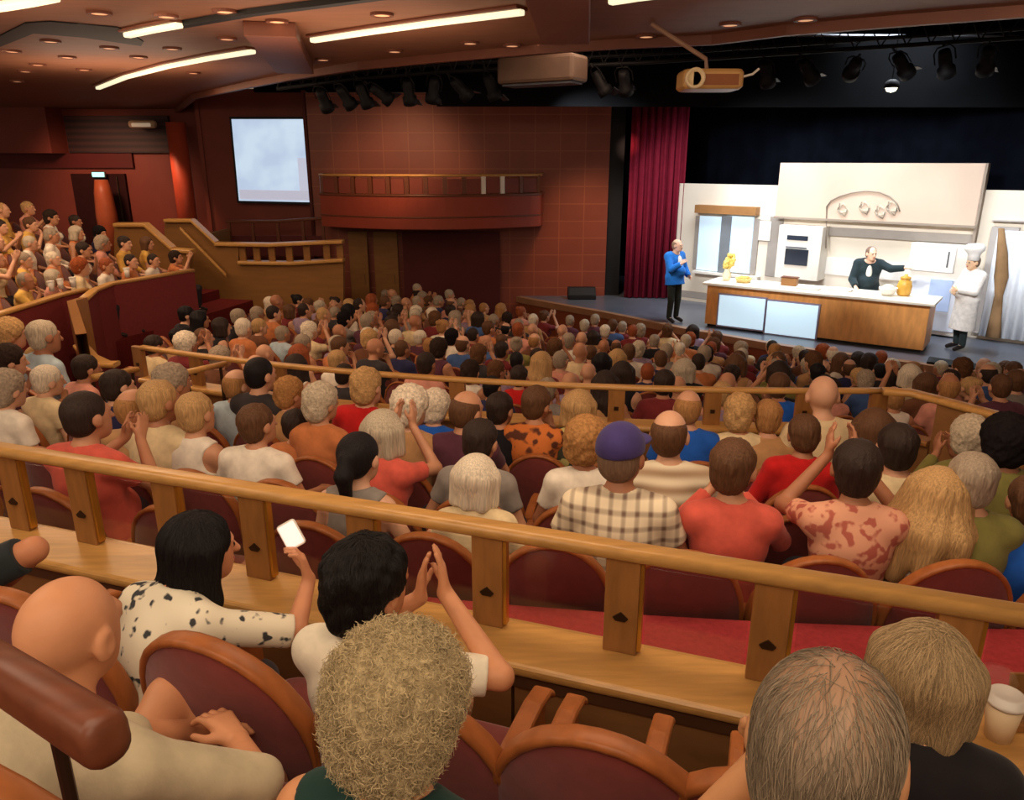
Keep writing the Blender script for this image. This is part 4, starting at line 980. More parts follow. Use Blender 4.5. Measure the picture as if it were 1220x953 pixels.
for i, (px, off, nm, lab) in enumerate(((962, .30, 'baking_tray', 'flat white tray lying on the counter above the second screen'), (1000, .50, 'baking_tray', 'wide white tray on the counter beside the man in the dark suit'))):
    p = on_counter(px, off); r = empty(nm, p, cang, lab, 'tray'); mb = MB(); mb.loft([[V3(x * k, y * k, z) for x, y in RR(.46, .28, .05, 3)] for z, k in ((0, .9), (.035, 1), (.035, .97), (.008, .87))]); mb.build('tray', WHITEP, r)
    mb = MB(); mb.loft([[V3(x * k, y * k, z) for x, y in RR(.34, .16, .07, 3)] for z, k in ((.006, .9), (.03, 1), (.055, .8), (.06, .3))]); mb.build('dough', mat('dough', (240, 226, 196), .7, .2, .04), r, smooth=True)
p = on_counter(1057, .40); r = empty('mixing_bowl', p, 0, 'white mixing bowl with pale dough on the counter near its chef end', 'bowl')
mb = MB(); mb.lathe((0, 0, 0), [(.07, 0), (.12, .04), (.16, .12), (.165, .15), (.15, .15), (.11, .05), (0, .03)], 24); mb.build('bowl', WHITEP, r, smooth=True)
s_ = SDF(.012); s_.ell(V3(0, 0, .13), V3(.12, .12, .08)); Vv, Qv = s_.mesh(); child('dough', me_np('dough', Vv, Qv, [mat('dough', (240, 226, 196))]), r)
p = on_counter(1076, .55); r = empty('storage_jar', p, 0, 'tall golden yellow jar on the counter beside the refrigerator', 'jar')
mb = MB(); mb.lathe((0, 0, 0), [(.09, 0), (.12, .04), (.13, .18), (.11, .27), (.08, .30), (.08, .32), (0, .32)], 22); mb.build('jar', mat('golden_glaze', (222, 168, 70), .35, .45, .1, 8), r, smooth=True)
mb = MB(); mb.lathe((0, 0, .318), [(.09, 0), (.09, .03), (.03, .05), (.03, .08), (0, .085)], 18); mb.build('lid', mat('golden_glaze', (222, 168, 70)), r, smooth=True)
# floor monitors on the stage lip
for px, py, lab in ((694, 358, 'black wedge loudspeaker at the foot of the red panelled wall on the stage lip'), (1150, 443, 'low black floor monitor on the stage lip below the chef')):
    p = PZ(px, py, STZ); r = empty('stage_monitor', p + V3(0, .25, .012), 0 if px < 900 else sang, lab, 'speaker'); r.scale = (1, 1, 1) if px < 900 else (1.3, .5, .35); mb = MB()
    mb.prism([V3(-.35, -.16, 0), V3(-.35, .2, 0), V3(-.35, .2, .27), V3(-.35, .05, .27), V3(-.35, -.16, .10)], (.7, 0, 0)); mb.build('cabinet', BLACK, r, bevel=.01)
    mb = MB(); mb.box((0, -.06, .187), (.62, .012, .24), R=Matrix.Rotation(math.radians(-51), 3, 'X')); mb.build('grille', mat('speaker_mesh', (30, 30, 32), .7, .3, .3, 60), r)

# --- performers
def stand_at(px, py, Y=None): return PZ(px, py, STZ + .004)
def toward(p, q): d = q - p; return math.atan2(-d.x, d.y)
SKINP = (224, 178, 150)
ms = person_meshes(h=.011, stand=True, sleeve=1.95, arms=(((-.27, .0, 1.14), (-.24, .16, .98), (.2, .9, -.3), (1, 0, 0), .6), ((.25, .10, 1.16), (.12, .26, 1.28), (-.4, .5, .6), (-1, 0, 0), .6)), head=(.25, .05, 0), belly=.05, wide=1.18, trunk_in=.028, neckline=.035, coat=.14, hs=1.08, fine=True)
p = stand_at(801, 383); pa = add_person(ms, 'person in a bright blue jacket and dark trousers standing at the counter end', p, toward(p, c0 + CU * .2 - V3(0, .6, 0)), 1.0, SKINP, ('ring', (150, 120, 95)), (36, 112, 196), (44, 48, 42))
s_ = SDF(.011)
s_.ell(V3(0, .088, 1.25), V3(.06, .075, .18)); Vv, Qv = s_.mesh(); child('shirt_front', me_np('shirt_front', Vv, Qv, [CLOTH]), pa, (226, 222, 214))
u_ = CP(1030, 352, 1.1)[0]; p = CWp(u_, 1.12, STZ)
ms = person_meshes(h=.011, stand=True, sleeve=1.9, lean=.18, arms=(((-.38, .16, 1.34), (-.62, .26, 1.38), (-.9, .4, .05), (0, 0, -1), .15), ((.28, .10, 1.10), (.22, .30, .98), (-.1, .8, -.5), (0, 0, -1), .4)), head=(.45, .08, 0), coat=.22, neckline=.035, wide=1.25, belly=.05, trunk_in=.03, hs=1.1, fine=True)
pa = add_person(ms, 'person in a dark suit leaning behind the counter with one arm stretched out', p, sang * 0 + toward(p, p - CN + CU * .3), 1.0, SKINP, ('receding', (120, 95, 80)), (34, 46, 50), (30, 34, 40))
T_ = rot(.18); s_ = SDF(.011); pv = V3(0, -.02, .98); s_.ell(pv + T_ @ (V3(0, .092, 1.24) - pv), V3(.06, .075, .18), T_); Vv, Qv = s_.mesh(); child('shirt_front', me_np('shirt_front', Vv, Qv, [CLOTH]), pa, (232, 226, 212))
ms = person_meshes(h=.011, stand=True, sleeve=1.9, arms=(((-.27, .05, 1.13), (-.06, .25, 1.14), (.9, .25, .1), (0, -1, 0), .3), ((.27, .05, 1.13), (.08, .24, 1.08), (-.9, .3, .1), (0, -1, 0), .3)), head=(.1, .05, 0), belly=.08, wide=1.3, trunk_in=.035, coat=.56, hs=1.1, fine=True)
p = stand_at(1141, 416); pa = add_person(ms, 'person in chef whites with a tall white hat beside the counter', p, toward(p, c0 + CU * 2 - CN * 1.2), .98, (226, 186, 150), ('crop', (120, 95, 75)), (240, 236, 230), (46, 56, 58))
mb = MB(); mb.lathe((0, 0, 0), [(.09, .035), (.092, .12), (.105, .15), (.15, .20), (.155, .26), (.11, .30), (0, .31)], 22); h_ = child('chef_hat', mb.mesh('chef_hat', mat('hat_cotton', (244, 242, 238), .8, .1, .03), True), pa, None, ms['frame'])

# ---------------------------------------------------------------- rigging over the hall's front
RIG = mat('rig_black', (14, 14, 17), .65, .2, .2, 6); RIGG = mat('rig_grey', (46, 50, 58), .45, .4, .15, 6)
LENS = mat('lamp_lens_glass', (120, 140, 165), .15, .6, .1, metal=.3)
RT = lambda x: 12.4 - 2.4 * (x - 330) / 930
tr = [PT(x, y, RT(x)) for x, y in ((330, 106), (420, 94), (520, 86), (640, 80), (760, 75), (900, 66), (1080, 54), (1260, 42))]
r = placed(empty('lighting_truss', label='long black lighting truss along the front edge of the ceiling', cat='truss'))
for dz_, du in ((0, 0), (.28, 0), (.14, .24)):
    mb = MB(); q = []
    for i, p in enumerate(tr):
        a, b = tr[max(i - 1, 0)], tr[min(i + 1, len(tr) - 1)]; t = (b - a).normalized(); q.append(p + V3(-t.y, t.x, 0) * du + V3(0, 0, dz_))
    mb.tube(q, .03, 8); mb.build('chord', RIG, r, smooth=True)
    if dz_ == .28: top_q = q
mb = MB()
for i in range(len(tr) - 1):
    for k in range(6):
        a = tr[i].lerp(tr[i + 1], k / 6); b = tr[i].lerp(tr[i + 1], (k + .5) / 6) + V3(0, 0, .28); c = tr[i].lerp(tr[i + 1], (k + 1) / 6)
        mb.tube([a, b, c], .012, 6)
mb.build('lacing', RIG, r)
for i in (1, 3, 5): mb = MB(); mb.tube([tr[i] + V3(0, 0, .28), V3(tr[i].x, tr[i].y, 3.3)], .012, 6); mb.build('hanger', RIG, r)
def lamp_mesh():
    o = {}; mb = MB(); mb.lathe((0, 0, 0), [(.05, .20), (.085, .19), (.10, .10), (.10, -.10), (.135, -.12), (.135, -.25), (.115, -.25), (.10, -.13), (0, -.13)], 16); o['housing'] = mb.mesh('housing', RIG, True)
    mb = MB(); mb.lathe((0, 0, -.21), [(0, 0), (.112, 0), (.112, .012), (0, .012)], 16); o['lens'] = mb.mesh('lens', LENS)
    mb = MB(); mb.tube([(-.15, 0, 0), (-.15, 0, .18), (-.09, 0, .27), (.09, 0, .27), (.15, 0, .18), (.15, 0, 0)], .012, 6); mb.tube([(0, 0, .27), (0, 0, .36)], .02, 6); o['yoke'] = mb.mesh('yoke', RIG)
    mb = MB(); mb.box((0, .15, -.27), (.26, .012, .16), R=Matrix.Rotation(.5, 3, 'X')); o['barn_door'] = mb.mesh('barn_door', RIGG)
    return o
LM = lamp_mesh(); rnd = random.Random(11)
places = [(384, 104, 'beside the projection screen'), (410, 100, 'second along the truss from the projection screen'), (432, 96, 'third along the truss from the projection screen'), (452, 108, 'pale-lensed, over the panelled wall'), (486, 106, 'over the balcony'), (516, 100, 'over the balcony end'), (548, 102, 'next to the tan loudspeaker'),
          (585, 104, 'half hidden by the tan loudspeaker'), (716, 92, 'above the black proscenium edge'), (745, 86, 'above the crimson curtain'), (915, 74, 'just past the projector'), (965, 68, 'blue-grey, above the black drape'), (1020, 64, 'two lamps past the projector'), (1078, 60, 'above the lit bulb'), (1130, 60, 'with a broad grey flap, near the top corner'), (1180, 50, 'last at the top corner')]
for x, y, lab in places:
    yt = np.interp(x, (330, 420, 520, 640, 760, 900, 1080, 1260), (106, 94, 86, 80, 75, 66, 54, 42)); p = PT(x, yt, RT(x)) + V3(0, 0, -.24); r = empty('stage_spotlight', p, label='black stage spotlight on the truss, ' + lab, cat='stage light', group='stage spotlights')
    r.rotation_euler = (rnd.uniform(.4, 1.1), rnd.uniform(-.35, .35), rnd.uniform(-1.2, -.2)); r.scale = (.85,) * 3
    for k in LM: child(k, LM[k], r)
# tan loudspeaker hung in the rig, projector, small lit bulb
r = placed(empty('hanging_speaker', label='long tan loudspeaker box hanging dark in the lighting rig', cat='speaker')); a, b = PT(602, 84, 11.2), PT(692, 84, 10.6); c = (a + b) / 2; d = b - a
mb = MB(); mb.box(c, (d.length, .5, .36), math.atan2(d.y, d.x)); mb.build('cabinet', mat('tan_cabinet', (62, 46, 36), .6, .3, .15), r, bevel=.05)
mb = MB(); mb.box(c + V3(0, -.02, -.19), (d.length * .9, .36, .03), math.atan2(d.y, d.x)); mb.build('grille', RIGG, r)
for q in (a, b): mb = MB(); mb.tube([c.lerp(q, .7) + V3(0, 0, .15), c.lerp(q, .7) + V3(0, 0, 2)], .012, 6); mb.build('hanger', RIG, r)
r = placed(empty('long_valance', label='dark blue-black masking cloth hanging below the lighting rig', cat='drape'))
pts = [PT(x, y, 13.5) for x, y in ((520, 118), (600, 120), (680, 116), (760, 106), (840, 96), (960, 84), (1100, 70), (1300, 50))]; mb = MB()
mb.sweep([V3(p.x, p.y + .03 * (i % 2), .92) for i, p in enumerate(pts)], [(-.02, 0), (.02, 0), (.02, 1.2), (-.02, 1.2)]); mb.build('cloth', mat('masking_cloth', (9, 10, 13), .9, .1, .25, 2), r)
mb = MB(); mb.tube([V3(p.x, p.y, 2.1) for p in pts], .025, 8); mb.build('batten', STEEL, r)
r = placed(empty('mounted_projector', label='cream and gold video projector hanging on a pole from the ceiling', cat='projector')); c = PT(845, 96, 7.6)
GOLD = mat('projector_gold', (206, 160, 96), .35, .4, .1, 5); W_ = .60
mb = MB(); mb.loft([[c + V3(x * k, y * k, z) for x, y in RR(W_, .46, .09, 4)] for z, k in ((-.095, .9), (-.07, 1), (.06, 1), (.09, .93))]); mb.build('body', GOLD, r, smooth=False, bevel=.008)
mb = MB(); mb.box(c + V3(.06, -.236, -.012), (.34, .02, .10)); mb.build('side_panel', mat('projector_brown', (150, 92, 52), .5, .3, .1), r)
mb = MB(); Rl = Matrix.Rotation(math.pi / 2, 3, 'X'); mb.lathe(c + V3(-.20, -.21, .0), [(.075, -.03), (.095, 0), (.095, .07), (.075, .07), (.065, .02), (0, .02)], 20, R=Rl); mb.build('lens', mat('projector_cream', (236, 214, 170), .35, .4, .05), r, smooth=True)
top = PZ(776, 28, 1.28); mb = MB(); mb.tube([c + V3(-.03, 0, .08), c + V3(-.05, 0, .2), top], .022, 8); mb.build('pole', mat('pole_taupe', (150, 118, 96), .4, .4, .1), r)
mb = MB(); mb.tube([c + V3(.28, -.1, .02), c + V3(.40, -.1, .05), c + V3(.46, -.1, .10)], .012, 6); mb.build('cable', WHITEP, r)
r = placed(empty('lit_bulb', label='small bright white lamp glowing in the dark above the set', cat='lamp')); c = PT(1062, 105, 13)
mb = MB(); mb.lathe(c, [(.05, .14), (.11, .10), (.13, .0), (.12, 0), (0, .03)], 16); mb.build('housing', RIG, r, smooth=True); mb = MB(); mb.lathe(c + V3(0, 0, -.02), [(0, -.05), (.07, -.03), (.10, .03), (0, .04)], 14); mb.build('bulb', emis('bulb_glow', (255, 248, 220), 4), r, smooth=True)
mb = MB(); mb.tube([c + V3(0, 0, .13), c + V3(0, 0, 2.0)], .012, 6); mb.build('hanger', RIG, r)
# pale cups on the ledge of the burgundy parapet
for x, y, lab in ((62, 347, 'pale cup on the burgundy parapet ledge, nearest the curved seats'), (73, 344, 'pale cup on the burgundy parapet ledge, middle of three'), (88, 342, 'pale cup on the burgundy parapet ledge, beside the curved oak end'), (152, 330, 'white cup alone further along the burgundy parapet')):
    p = PZ(x, y, -1.675); r = empty('cup', p, 0, lab, 'cup', 'cups on the parapet'); mb = MB(); mb.lathe((0, 0, 0), [(.03, 0), (.042, .13), (.036, .13), (.026, .01), (0, .01)], 12); mb.build('body', WHITEP, r, smooth=True); mb = MB(); mb.lathe((0, 0, .12), [(0, 0), (.046, 0), (.046, .018), (0, .02)], 12); mb.build('lid', WHITEP, r)
# ---------------------------------------------------------------- the audience
ORD = ['first', 'second', 'third', 'fourth', 'fifth', 'sixth', 'seventh', 'eighth', 'ninth', 'tenth', 'eleventh', 'twelfth', 'thirteenth', 'fourteenth', 'fifteenth', 'sixteenth', 'seventeenth', 'eighteenth', 'nineteenth', 'twentieth',
       'twenty-first', 'twenty-second', 'twenty-third', 'twenty-fourth', 'twenty-fifth', 'twenty-sixth', 'twenty-seventh', 'twenty-eighth', 'twenty-ninth', 'thirtieth']
HC = {'white': (222, 208, 184), 'grey': (158, 142, 122), 'silver': (190, 176, 152), 'blond': (188, 150, 100), 'sandy': (168, 122, 74), 'brown': (96, 66, 44), 'dark': (50, 38, 32), 'black': (24, 20, 22), 'auburn': (150, 78, 44)}
CCOL = {'white': (232, 222, 204), 'cream': (226, 204, 160), 'grey': (140, 132, 124), 'charcoal': (58, 54, 56), 'black': (30, 28, 32), 'navy': (46, 48, 84), 'blue': (70, 98, 150), 'royal blue': (34, 92, 188), 'pale blue': (176, 196, 206), 'red': (196, 34, 34),
        'coral': (208, 92, 76), 'orange': (198, 122, 74), 'pink': (216, 150, 130), 'brown': (112, 72, 50), 'tan': (186, 142, 96), 'olive': (130, 124, 66), 'green': (70, 110, 80), 'plum': (92, 52, 66), 'burgundy': (120, 44, 46), 'yellow': (226, 180, 90), 'lilac': (150, 128, 150)}
SKINS = [(200, 146, 112), (208, 156, 124), (190, 134, 100), (216, 166, 134), (174, 118, 86)]
VAR = [dict(head=(-.25, .05, 0)), dict(lean=.10, head=(-.1, .12, .05), arms=('rest', 'lap')), dict(arms=('lap', 'chin'), head=(-.35, .1, .1), lean=.08), dict(arms=('clap', 'clap'), head=(-.2, .0, 0), belly=.03, wide=1.06),
       dict(wide=1.12, belly=.05, arms=('rest', 'rest'), head=(-.3, 0, -.04)), dict(sleeve=1.85, side=.06, head=(-.15, .1, -.08)), dict(female=True, head=(-.3, .05, .06)), dict(female=True, arms=('high', 'high'), head=(-.15, -.05, 0), lean=.05),
       dict(female=True, arms=('chin', 'lap'), lean=.12, head=(-.3, .1, .08)), dict(female=True, tank=True, arms=('lap', 'rest'), head=(-.05, .05, -.05)), dict(female=True, sleeve=1.85, arms=('clap', 'clap'), head=(-.4, .0, .0)), dict(female=True, wide=1.1, belly=.02, head=(.15, .08, 0), side=-.05)]
VM = [person_meshes(h=.0125, hs=1.12, **v) for v in VAR]
for v in VM: v['body'].name = 'seated_body'
NM = 6
def face_arc(p, jit=0.): d = ARC - p; return math.atan2(-d.x, d.y) + jit
rnd = random.Random(21)
# -- rows between the near rail and the middle rail
def H(px, py, hair, hc, shirt, lab, v=None, skin=None, mat_=None, sc=None, row=None):
    return dict(px=px, py=py, hair=hair, hc=hc, shirt=shirt, lab=lab, v=v, skin=skin, mat=mat_, sc=sc, row=row)
def pattern(name, fn):
    m, nt, b = nodes(name); fn(nt, b); b.inputs['Roughness'].default_value = .85; return m
def plaid(nt, b):
    tc = nt.nodes.new('ShaderNodeTexCoord'); acc = None
    for d, sc in (('X', 5.6), ('Z', 5.0)):
        w = nt.nodes.new('ShaderNodeTexWave'); w.bands_direction = d; w.inputs['Scale'].default_value = sc; w.inputs['Distortion'].default_value = .6
        nt.links.new(tc.outputs['Object'], w.inputs['Vector']); r = nt.nodes.new('ShaderNodeMapRange'); r.inputs[1].default_value = .55; r.inputs[2].default_value = .95; r.inputs[3].default_value = 0; r.inputs[4].default_value = .5
        nt.links.new(w.outputs['Fac'], r.inputs[0]); o = r.outputs[0]
        if acc: a = nt.nodes.new('ShaderNodeMath'); nt.links.new(acc, a.inputs[0]); nt.links.new(o, a.inputs[1]); acc = a.outputs[0]
        else: acc = o
    mx = nt.nodes.new('ShaderNodeMix'); mx.data_type = 'RGBA'; mx.inputs[6].default_value = lin((236, 220, 188)); mx.inputs[7].default_value = lin((120, 96, 82)); nt.links.new(acc, mx.inputs[0]); nt.links.new(mx.outputs[2], b.inputs['Base Color'])
def blotch(c1, c2, sc, lo=.5, hi=.58):
    def fn(nt, b):
        tc = nt.nodes.new('ShaderNodeTexCoord'); n = nt.nodes.new('ShaderNodeTexNoise'); n.inputs['Scale'].default_value = sc; n.inputs['Detail'].default_value = 1.5; nt.links.new(tc.outputs['Object'], n.inputs['Vector'])
        r = nt.nodes.new('ShaderNodeMapRange'); r.inputs[1].default_value = lo; r.inputs[2].default_value = hi; nt.links.new(n.outputs['Fac'], r.inputs[0])
        mx = nt.nodes.new('ShaderNodeMix'); mx.data_type = 'RGBA'; mx.inputs[6].default_value = lin(c1); mx.inputs[7].default_value = lin(c2); nt.links.new(r.outputs[0], mx.inputs[0]); nt.links.new(mx.outputs[2], b.inputs['Base Color'])
    return fn
def stripes(c1, c2, sc):
    def fn(nt, b):
        tc = nt.nodes.new('ShaderNodeTexCoord'); w = nt.nodes.new('ShaderNodeTexWave'); w.bands_direction = 'Z'; w.inputs['Scale'].default_value = sc; nt.links.new(tc.outputs['Object'], w.inputs['Vector'])
        mx = nt.nodes.new('ShaderNodeMix'); mx.data_type = 'RGBA'; mx.inputs[6].default_value = lin(c1); mx.inputs[7].default_value = lin(c2); nt.links.new(w.outputs['Fac'], mx.inputs[0]); nt.links.new(mx.outputs[2], b.inputs['Base Color'])
    return fn
PLAID = pattern('plaid_cloth', plaid); FLORAL = pattern('floral_cloth', blotch((232, 222, 196), (52, 54, 56), 24, .60, .66)); LEAFY = pattern('leafy_cloth', blotch((60, 62, 48), (206, 194, 120), 16)); STRIPE = pattern('striped_cloth', stripes((236, 222, 192), (168, 140, 110), 4.2))
ORPAT = pattern('orange_patterned_cloth', blotch((214, 120, 52), (92, 46, 26), 14)); PINKPAT = pattern('pink_patterned_cloth', blotch((222, 160, 128), (178, 92, 76), 22))
HERO = [
 H(10, 462, 'wavy', 'grey', 'white', 'person with greyish wavy hair and white shirt at the near rail end', 1), H(52, 391, 'short', 'silver', 'pale blue', 'silver-haired person in a pale blue shirt below the burgundy parapet', 5), H(13, 398, 'curly', 'blond', 'coral', 'blond person in a coral shirt at the picture edge below the side seats', 6),
 H(49, 427, 'short', 'blond', 'tan', 'blond person in a tan top behind the pale blue shirt', 6), H(104, 438, 'short', 'dark', 'pink', 'dark-haired person in a pink shirt beside the short stair rail', 1), H(142, 460, 'short', 'dark', 'navy', 'dark-haired person in navy beside an empty burgundy seat', 5), H(58, 452, 'short', 'white', 'cream', 'white-haired person in cream slumped beside a burgundy seat', 8),
 H(105, 495, 'crop', 'dark', 'coral', 'dark-cropped person in a bright coral shirt above the near handrail', 3), H(162, 486, 'ring', 'sandy', 'tan', 'balding person in tan between the coral shirt and the cream back', 0), H(192, 478, 'short', 'blond', 'cream', 'person with broad cream back next to a short-haired blond person', 4),
 H(207, 456, 'wavy', 'grey', 'tan', 'grey wavy-haired person just above a blond head with white top', 6), H(235, 492, 'short', 'blond', 'white', 'blond person in a white top with tanned neck', 9), H(308, 505, 'short', 'brown', 'white', 'dark-brown-haired person in a light grey-white tee shirt with broad back', 4, row=1), H(354, 506, 'short', 'dark', 'orange', 'dark-haired person in orange beside the broad white tee shirt', 0, row=2),
 H(346, 467, 'wavy', 'sandy', 'tan', 'sandy-haired person just under the middle rail left of a paler head', 8), H(384, 479, 'wavy', 'silver', 'orange', 'silver-haired person in a pale orange top before the red shirt', 6), H(284, 458, 'ring', 'sandy', 'pale blue', 'pinkish balding person in a pale blue shirt below the middle rail', 0), H(311, 446, 'crop', 'black', 'charcoal', 'black-haired person in charcoal right against the middle rail', 0),
 H(429, 545, 'pony', 'black', 'grey', 'person with sleek black hair and grey and yellow top', 9), H(438, 460, 'wavy', 'blond', 'red', 'strawberry-blond person in a bright red shirt under the middle rail', 5), H(458, 513, 'bob', 'silver', 'coral', 'silver-bobbed person with one raised bare arm', 7),
 H(490, 485, 'curly', 'white', 'tan', 'platinum curly-haired person, nearer the red shirt of a touching pair', 6), H(519, 484, 'curly', 'white', 'royal blue', 'platinum curly-haired person in blue, second of a touching pair', 8), H(557, 488, 'ring', 'brown', 'plum', 'balding person in plum between platinum curls and dark hair', 2), H(573, 524, 'short', 'dark', 'grey', 'dark-grey-haired person in a grey shirt with pale collar', 1),
 H(597, 487, 'short', 'dark', 'black', 'dark-haired person in a black shirt before the orange pattern', 0), H(640, 480, 'short', 'brown', 'orange', 'brown-haired person in an orange patterned shirt leaning over', 2, mat_=ORPAT), H(568, 570, 'bob', 'white', 'cream', 'white-bobbed person with bare neck seated right behind the near rail', 6, row=0), H(690, 485, 'bob', 'blond', 'green', 'sandy-blond person in a leafy patterned shirt', 6, mat_=LEAFY),
 H(698, 526, 'curly', 'sandy', 'white', 'curly sandy-haired person pressed against the purple cap', 6), H(741, 542, 'cap', None, 'cream', 'person in a purple baseball cap and cream plaid shirt', 4, mat_=PLAID), H(798, 517, 'ring', 'brown', 'cream', 'balding person with dark fringe and pale striped shirt', 4, mat_=STRIPE), H(820, 486, 'ring', 'sandy', 'royal blue', 'pink-headed balding person in a royal blue shirt', 0),
 H(874, 556, 'short', 'brown', 'coral', 'greying brown-haired person in a coral shirt clapping', 10), H(881, 491, 'wavy', 'blond', 'cream', 'blond person in cream beside the royal blue shirt', 6), H(914, 496, 'short', 'sandy', 'tan', 'sandy-haired person in tan under the middle rail', 1), H(958, 517, 'short', 'brown', 'red', 'brown-haired person in a vivid red shirt', 5), H(980, 471, 'bald', None, 'cream', 'bald person in a cream shirt against the middle rail', 4),
 H(1040, 511, 'long', 'brown', 'brown', 'person with long dark-brown hair by the square opening', 9), H(1020, 557, 'short', 'dark', 'pink', 'dark-haired person in pink pattern with raised arms', 7, mat_=PINKPAT), H(1116, 588, 'mane', 'blond', 'white', 'person with very long golden-blond hair right behind the near rail', 6, row=0), H(1156, 572, 'short', 'grey', 'olive', 'grey-haired person half hidden by long blond hair', 0),
 H(1196, 526, 'curly', 'black', 'olive', 'person with a mass of black curls and olive top', 6), H(1226, 596, 'short', 'brown', 'royal blue', 'person in a strong blue shirt at the picture edge behind the near rail', 4),
]
rows = {k: [] for k in range(4)}
for h in HERO:
    best = None
    for k in range(4) if h['row'] is None else (h['row'],):
        p = hit_arc(h['px'], h['py'], SR[k] - .31); s = (p.z - SZ[k]) / 1.175
        if best is None or abs(math.log(max(s, .01))) < best[0]: best = (abs(math.log(max(s, .01))), k, p, s)
    h['k'], h['p'], h['s'] = best[1], best[2], max(.86, min(1.14, best[3])); h['th'] = theta(best[2]); rows[best[1]].append(h)
WHERE_S = 'beyond the near rail'
for k in range(4):
    R = SR[k] - .30; hs_ = sorted(rows[k], key=lambda h: h['th']); pitch = .56 / R
    tmin = theta(hit_arc(-45, [560, 500, 455, 420][k], R)); tmax = theta(hit_arc(1265, [640, 580, 540, 520][k], R))
    if k == 3: tmax = theta(hit_arc(1040, 520, R))
    if k == 2: tmax = theta(hit_arc(1150, 540, R))
    ths = [h['th'] for h in hs_]
    for _ in range(60):                                  # chairs shift a little so neighbours do not overlap
        for i in range(len(ths) - 1):
            d = ths[i + 1] - ths[i]
            if d < pitch * .97: e = (pitch * .97 - d) / 2; ths[i] -= e; ths[i + 1] += e
    seats = [(t, h) for t, h in zip(ths, hs_)]; allp = [tmin - pitch] + ths + [tmax + pitch]
    for a, b in zip(allp[:-1], allp[1:]):
        n = int(round((b - a) / pitch)) - 1
        while n > 0 and (b - a) / (n + 1) < pitch * .96: n -= 1
        for i in range(n): seats.append((a + (b - a) * (i + 1) / (n + 1), None))
    seats.sort(key=lambda q: q[0])
    for i, (t, h) in enumerate(seats):
        p = on_arc(R, t, SZ[k]); add_chair(p, face_arc(p), f'burgundy oak-rimmed chair, {ORD[k]} row {WHERE_S}, {ORD[i]} along from the burgundy parapet', 'chairs between the two rails')
        if h:
            v = VM[h['v']] if h['v'] is not None else VM[rnd.randrange(12)]; q = on_arc(R, h['th'], SZ[k])
            yaw = face_arc(q, rnd.uniform(-.12, .06)); hcl = v['hc']; off = Matrix.Rotation(yaw, 3, 'Z') @ (hcl * h['s'])
            loc = V3(h['p'].x - off.x, h['p'].y - off.y, SZ[k])
            hair = ('cap', (66, 56, 110), (120, 96, 76)) if h['hair'] == 'cap' else (h['hair'], HC.get(h['hc']))
            add_person(v, h['lab'], loc, yaw, h['s'], SKINS[rnd.randrange(5)], hair, CCOL[h['shirt']], group='audience between the two rails', shirtmat=h['mat'])
        elif rnd.random() < .30 and k > 0:
            iv = rnd.randrange(12); v = VM[iv]; hn = rnd.choice(['grey', 'silver', 'brown', 'dark', 'sandy']); sn = rnd.choice(['tan', 'brown', 'grey', 'charcoal', 'plum', 'olive', 'cream'])
            s = rnd.uniform(.92, 1.02); st = rnd.choice(['short', 'crop', 'receding'] if iv < NM else ['bob', 'wavy', 'curly', 'bun'])
            add_person(v, f'{hn}-haired person in a {sn} top, {ORD[k]} row {WHERE_S}, {ORD[i]} from the parapet', p, face_arc(p, rnd.uniform(-.2, .1)), s, SKINS[rnd.randrange(5)], (st, HC[hn]), CCOL[sn], group='audience between the two rails')

# -- the lower rows beyond the middle rail
E2 = [Vector((p.x, p.y)) for p in edge]
def stage_gap(p):
    q = Vector((p.x, p.y)); best = 1e9; sgn = 1
    for a, b in zip(E2[:-1], E2[1:]):
        t = max(0, min(1, (q - a).dot(b - a) / (b - a).length_squared)); c = a + (b - a) * t; d = (q - c).length
        if d < best: best = d; e = b - a; sgn = -1 if (e.x * (q - a).y - e.y * (q - a).x) > 0 else 1
    return best * sgn
OVER = [(618, 450, 'short', 'dark', 'red'), (590, 441, 'crop', 'black', 'navy'), (612, 432, 'crop', 'black', 'charcoal'), (338, 391, 'short', 'grey', 'pale blue'), (316, 410, 'bald', 'white', 'tan'), (990, 440, 'crop', 'black', 'green'), (968, 436, 'short', 'black', 'charcoal'), (912, 463, 'short', 'brown', 'royal blue'), (640, 405, 'ring', 'sandy', 'brown'),
        (243, 366, 'long', 'black', 'charcoal'), (232, 345, 'short', 'black', 'black'), (287, 392, 'short', 'white', 'orange'), (355, 392, 'wavy', 'white', 'cream'), (395, 415, 'short', 'blond', 'white'), (320, 358, 'bald', 'white', 'orange'), (186, 372, 'short', 'dark', 'cream'), (125, 378, 'short', 'black', 'tan'), (818, 412, 'short', 'white', 'tan'), (1075, 448, 'bob', 'white', 'cream'), (447, 395, 'short', 'white', 'plum'), (520, 372, 'short', 'white', 'brown'), (760, 420, 'wavy', 'silver', 'lilac'), (1085, 500, 'ring', 'sandy', 'white')]
def rake(p):
    """height of the sloping lower floor: down from the middle rail to the foot of the stage"""
    a = max(0, 12.6 - math.hypot(p.x - ARC.x, p.y - ARC.y)); g = max(0, stage_gap(p) - .6); return -2.95 - 1.36 * (a / max(a + g, .01)) ** .9
nt_, nr_ = 60, 26; mb = MB(); vs_ = []
for i in range(nt_):
    for j in range(nr_):
        q = on_arc(13.05 - (13.05 - 2.0) * j / (nr_ - 1), -1.6 + 2.8 * i / (nt_ - 1)); vs_.append(V3(q.x, q.y, max(-4.33, rake(q)) if stage_gap(q) > 0 else -4.33))
mb.add(vs_, [(i * nr_ + j, (i + 1) * nr_ + j, (i + 1) * nr_ + j + 1, i * nr_ + j + 1) for i in range(nt_ - 1) for j in range(nr_ - 1)]); struct('floor_5', mb, CARPETD)
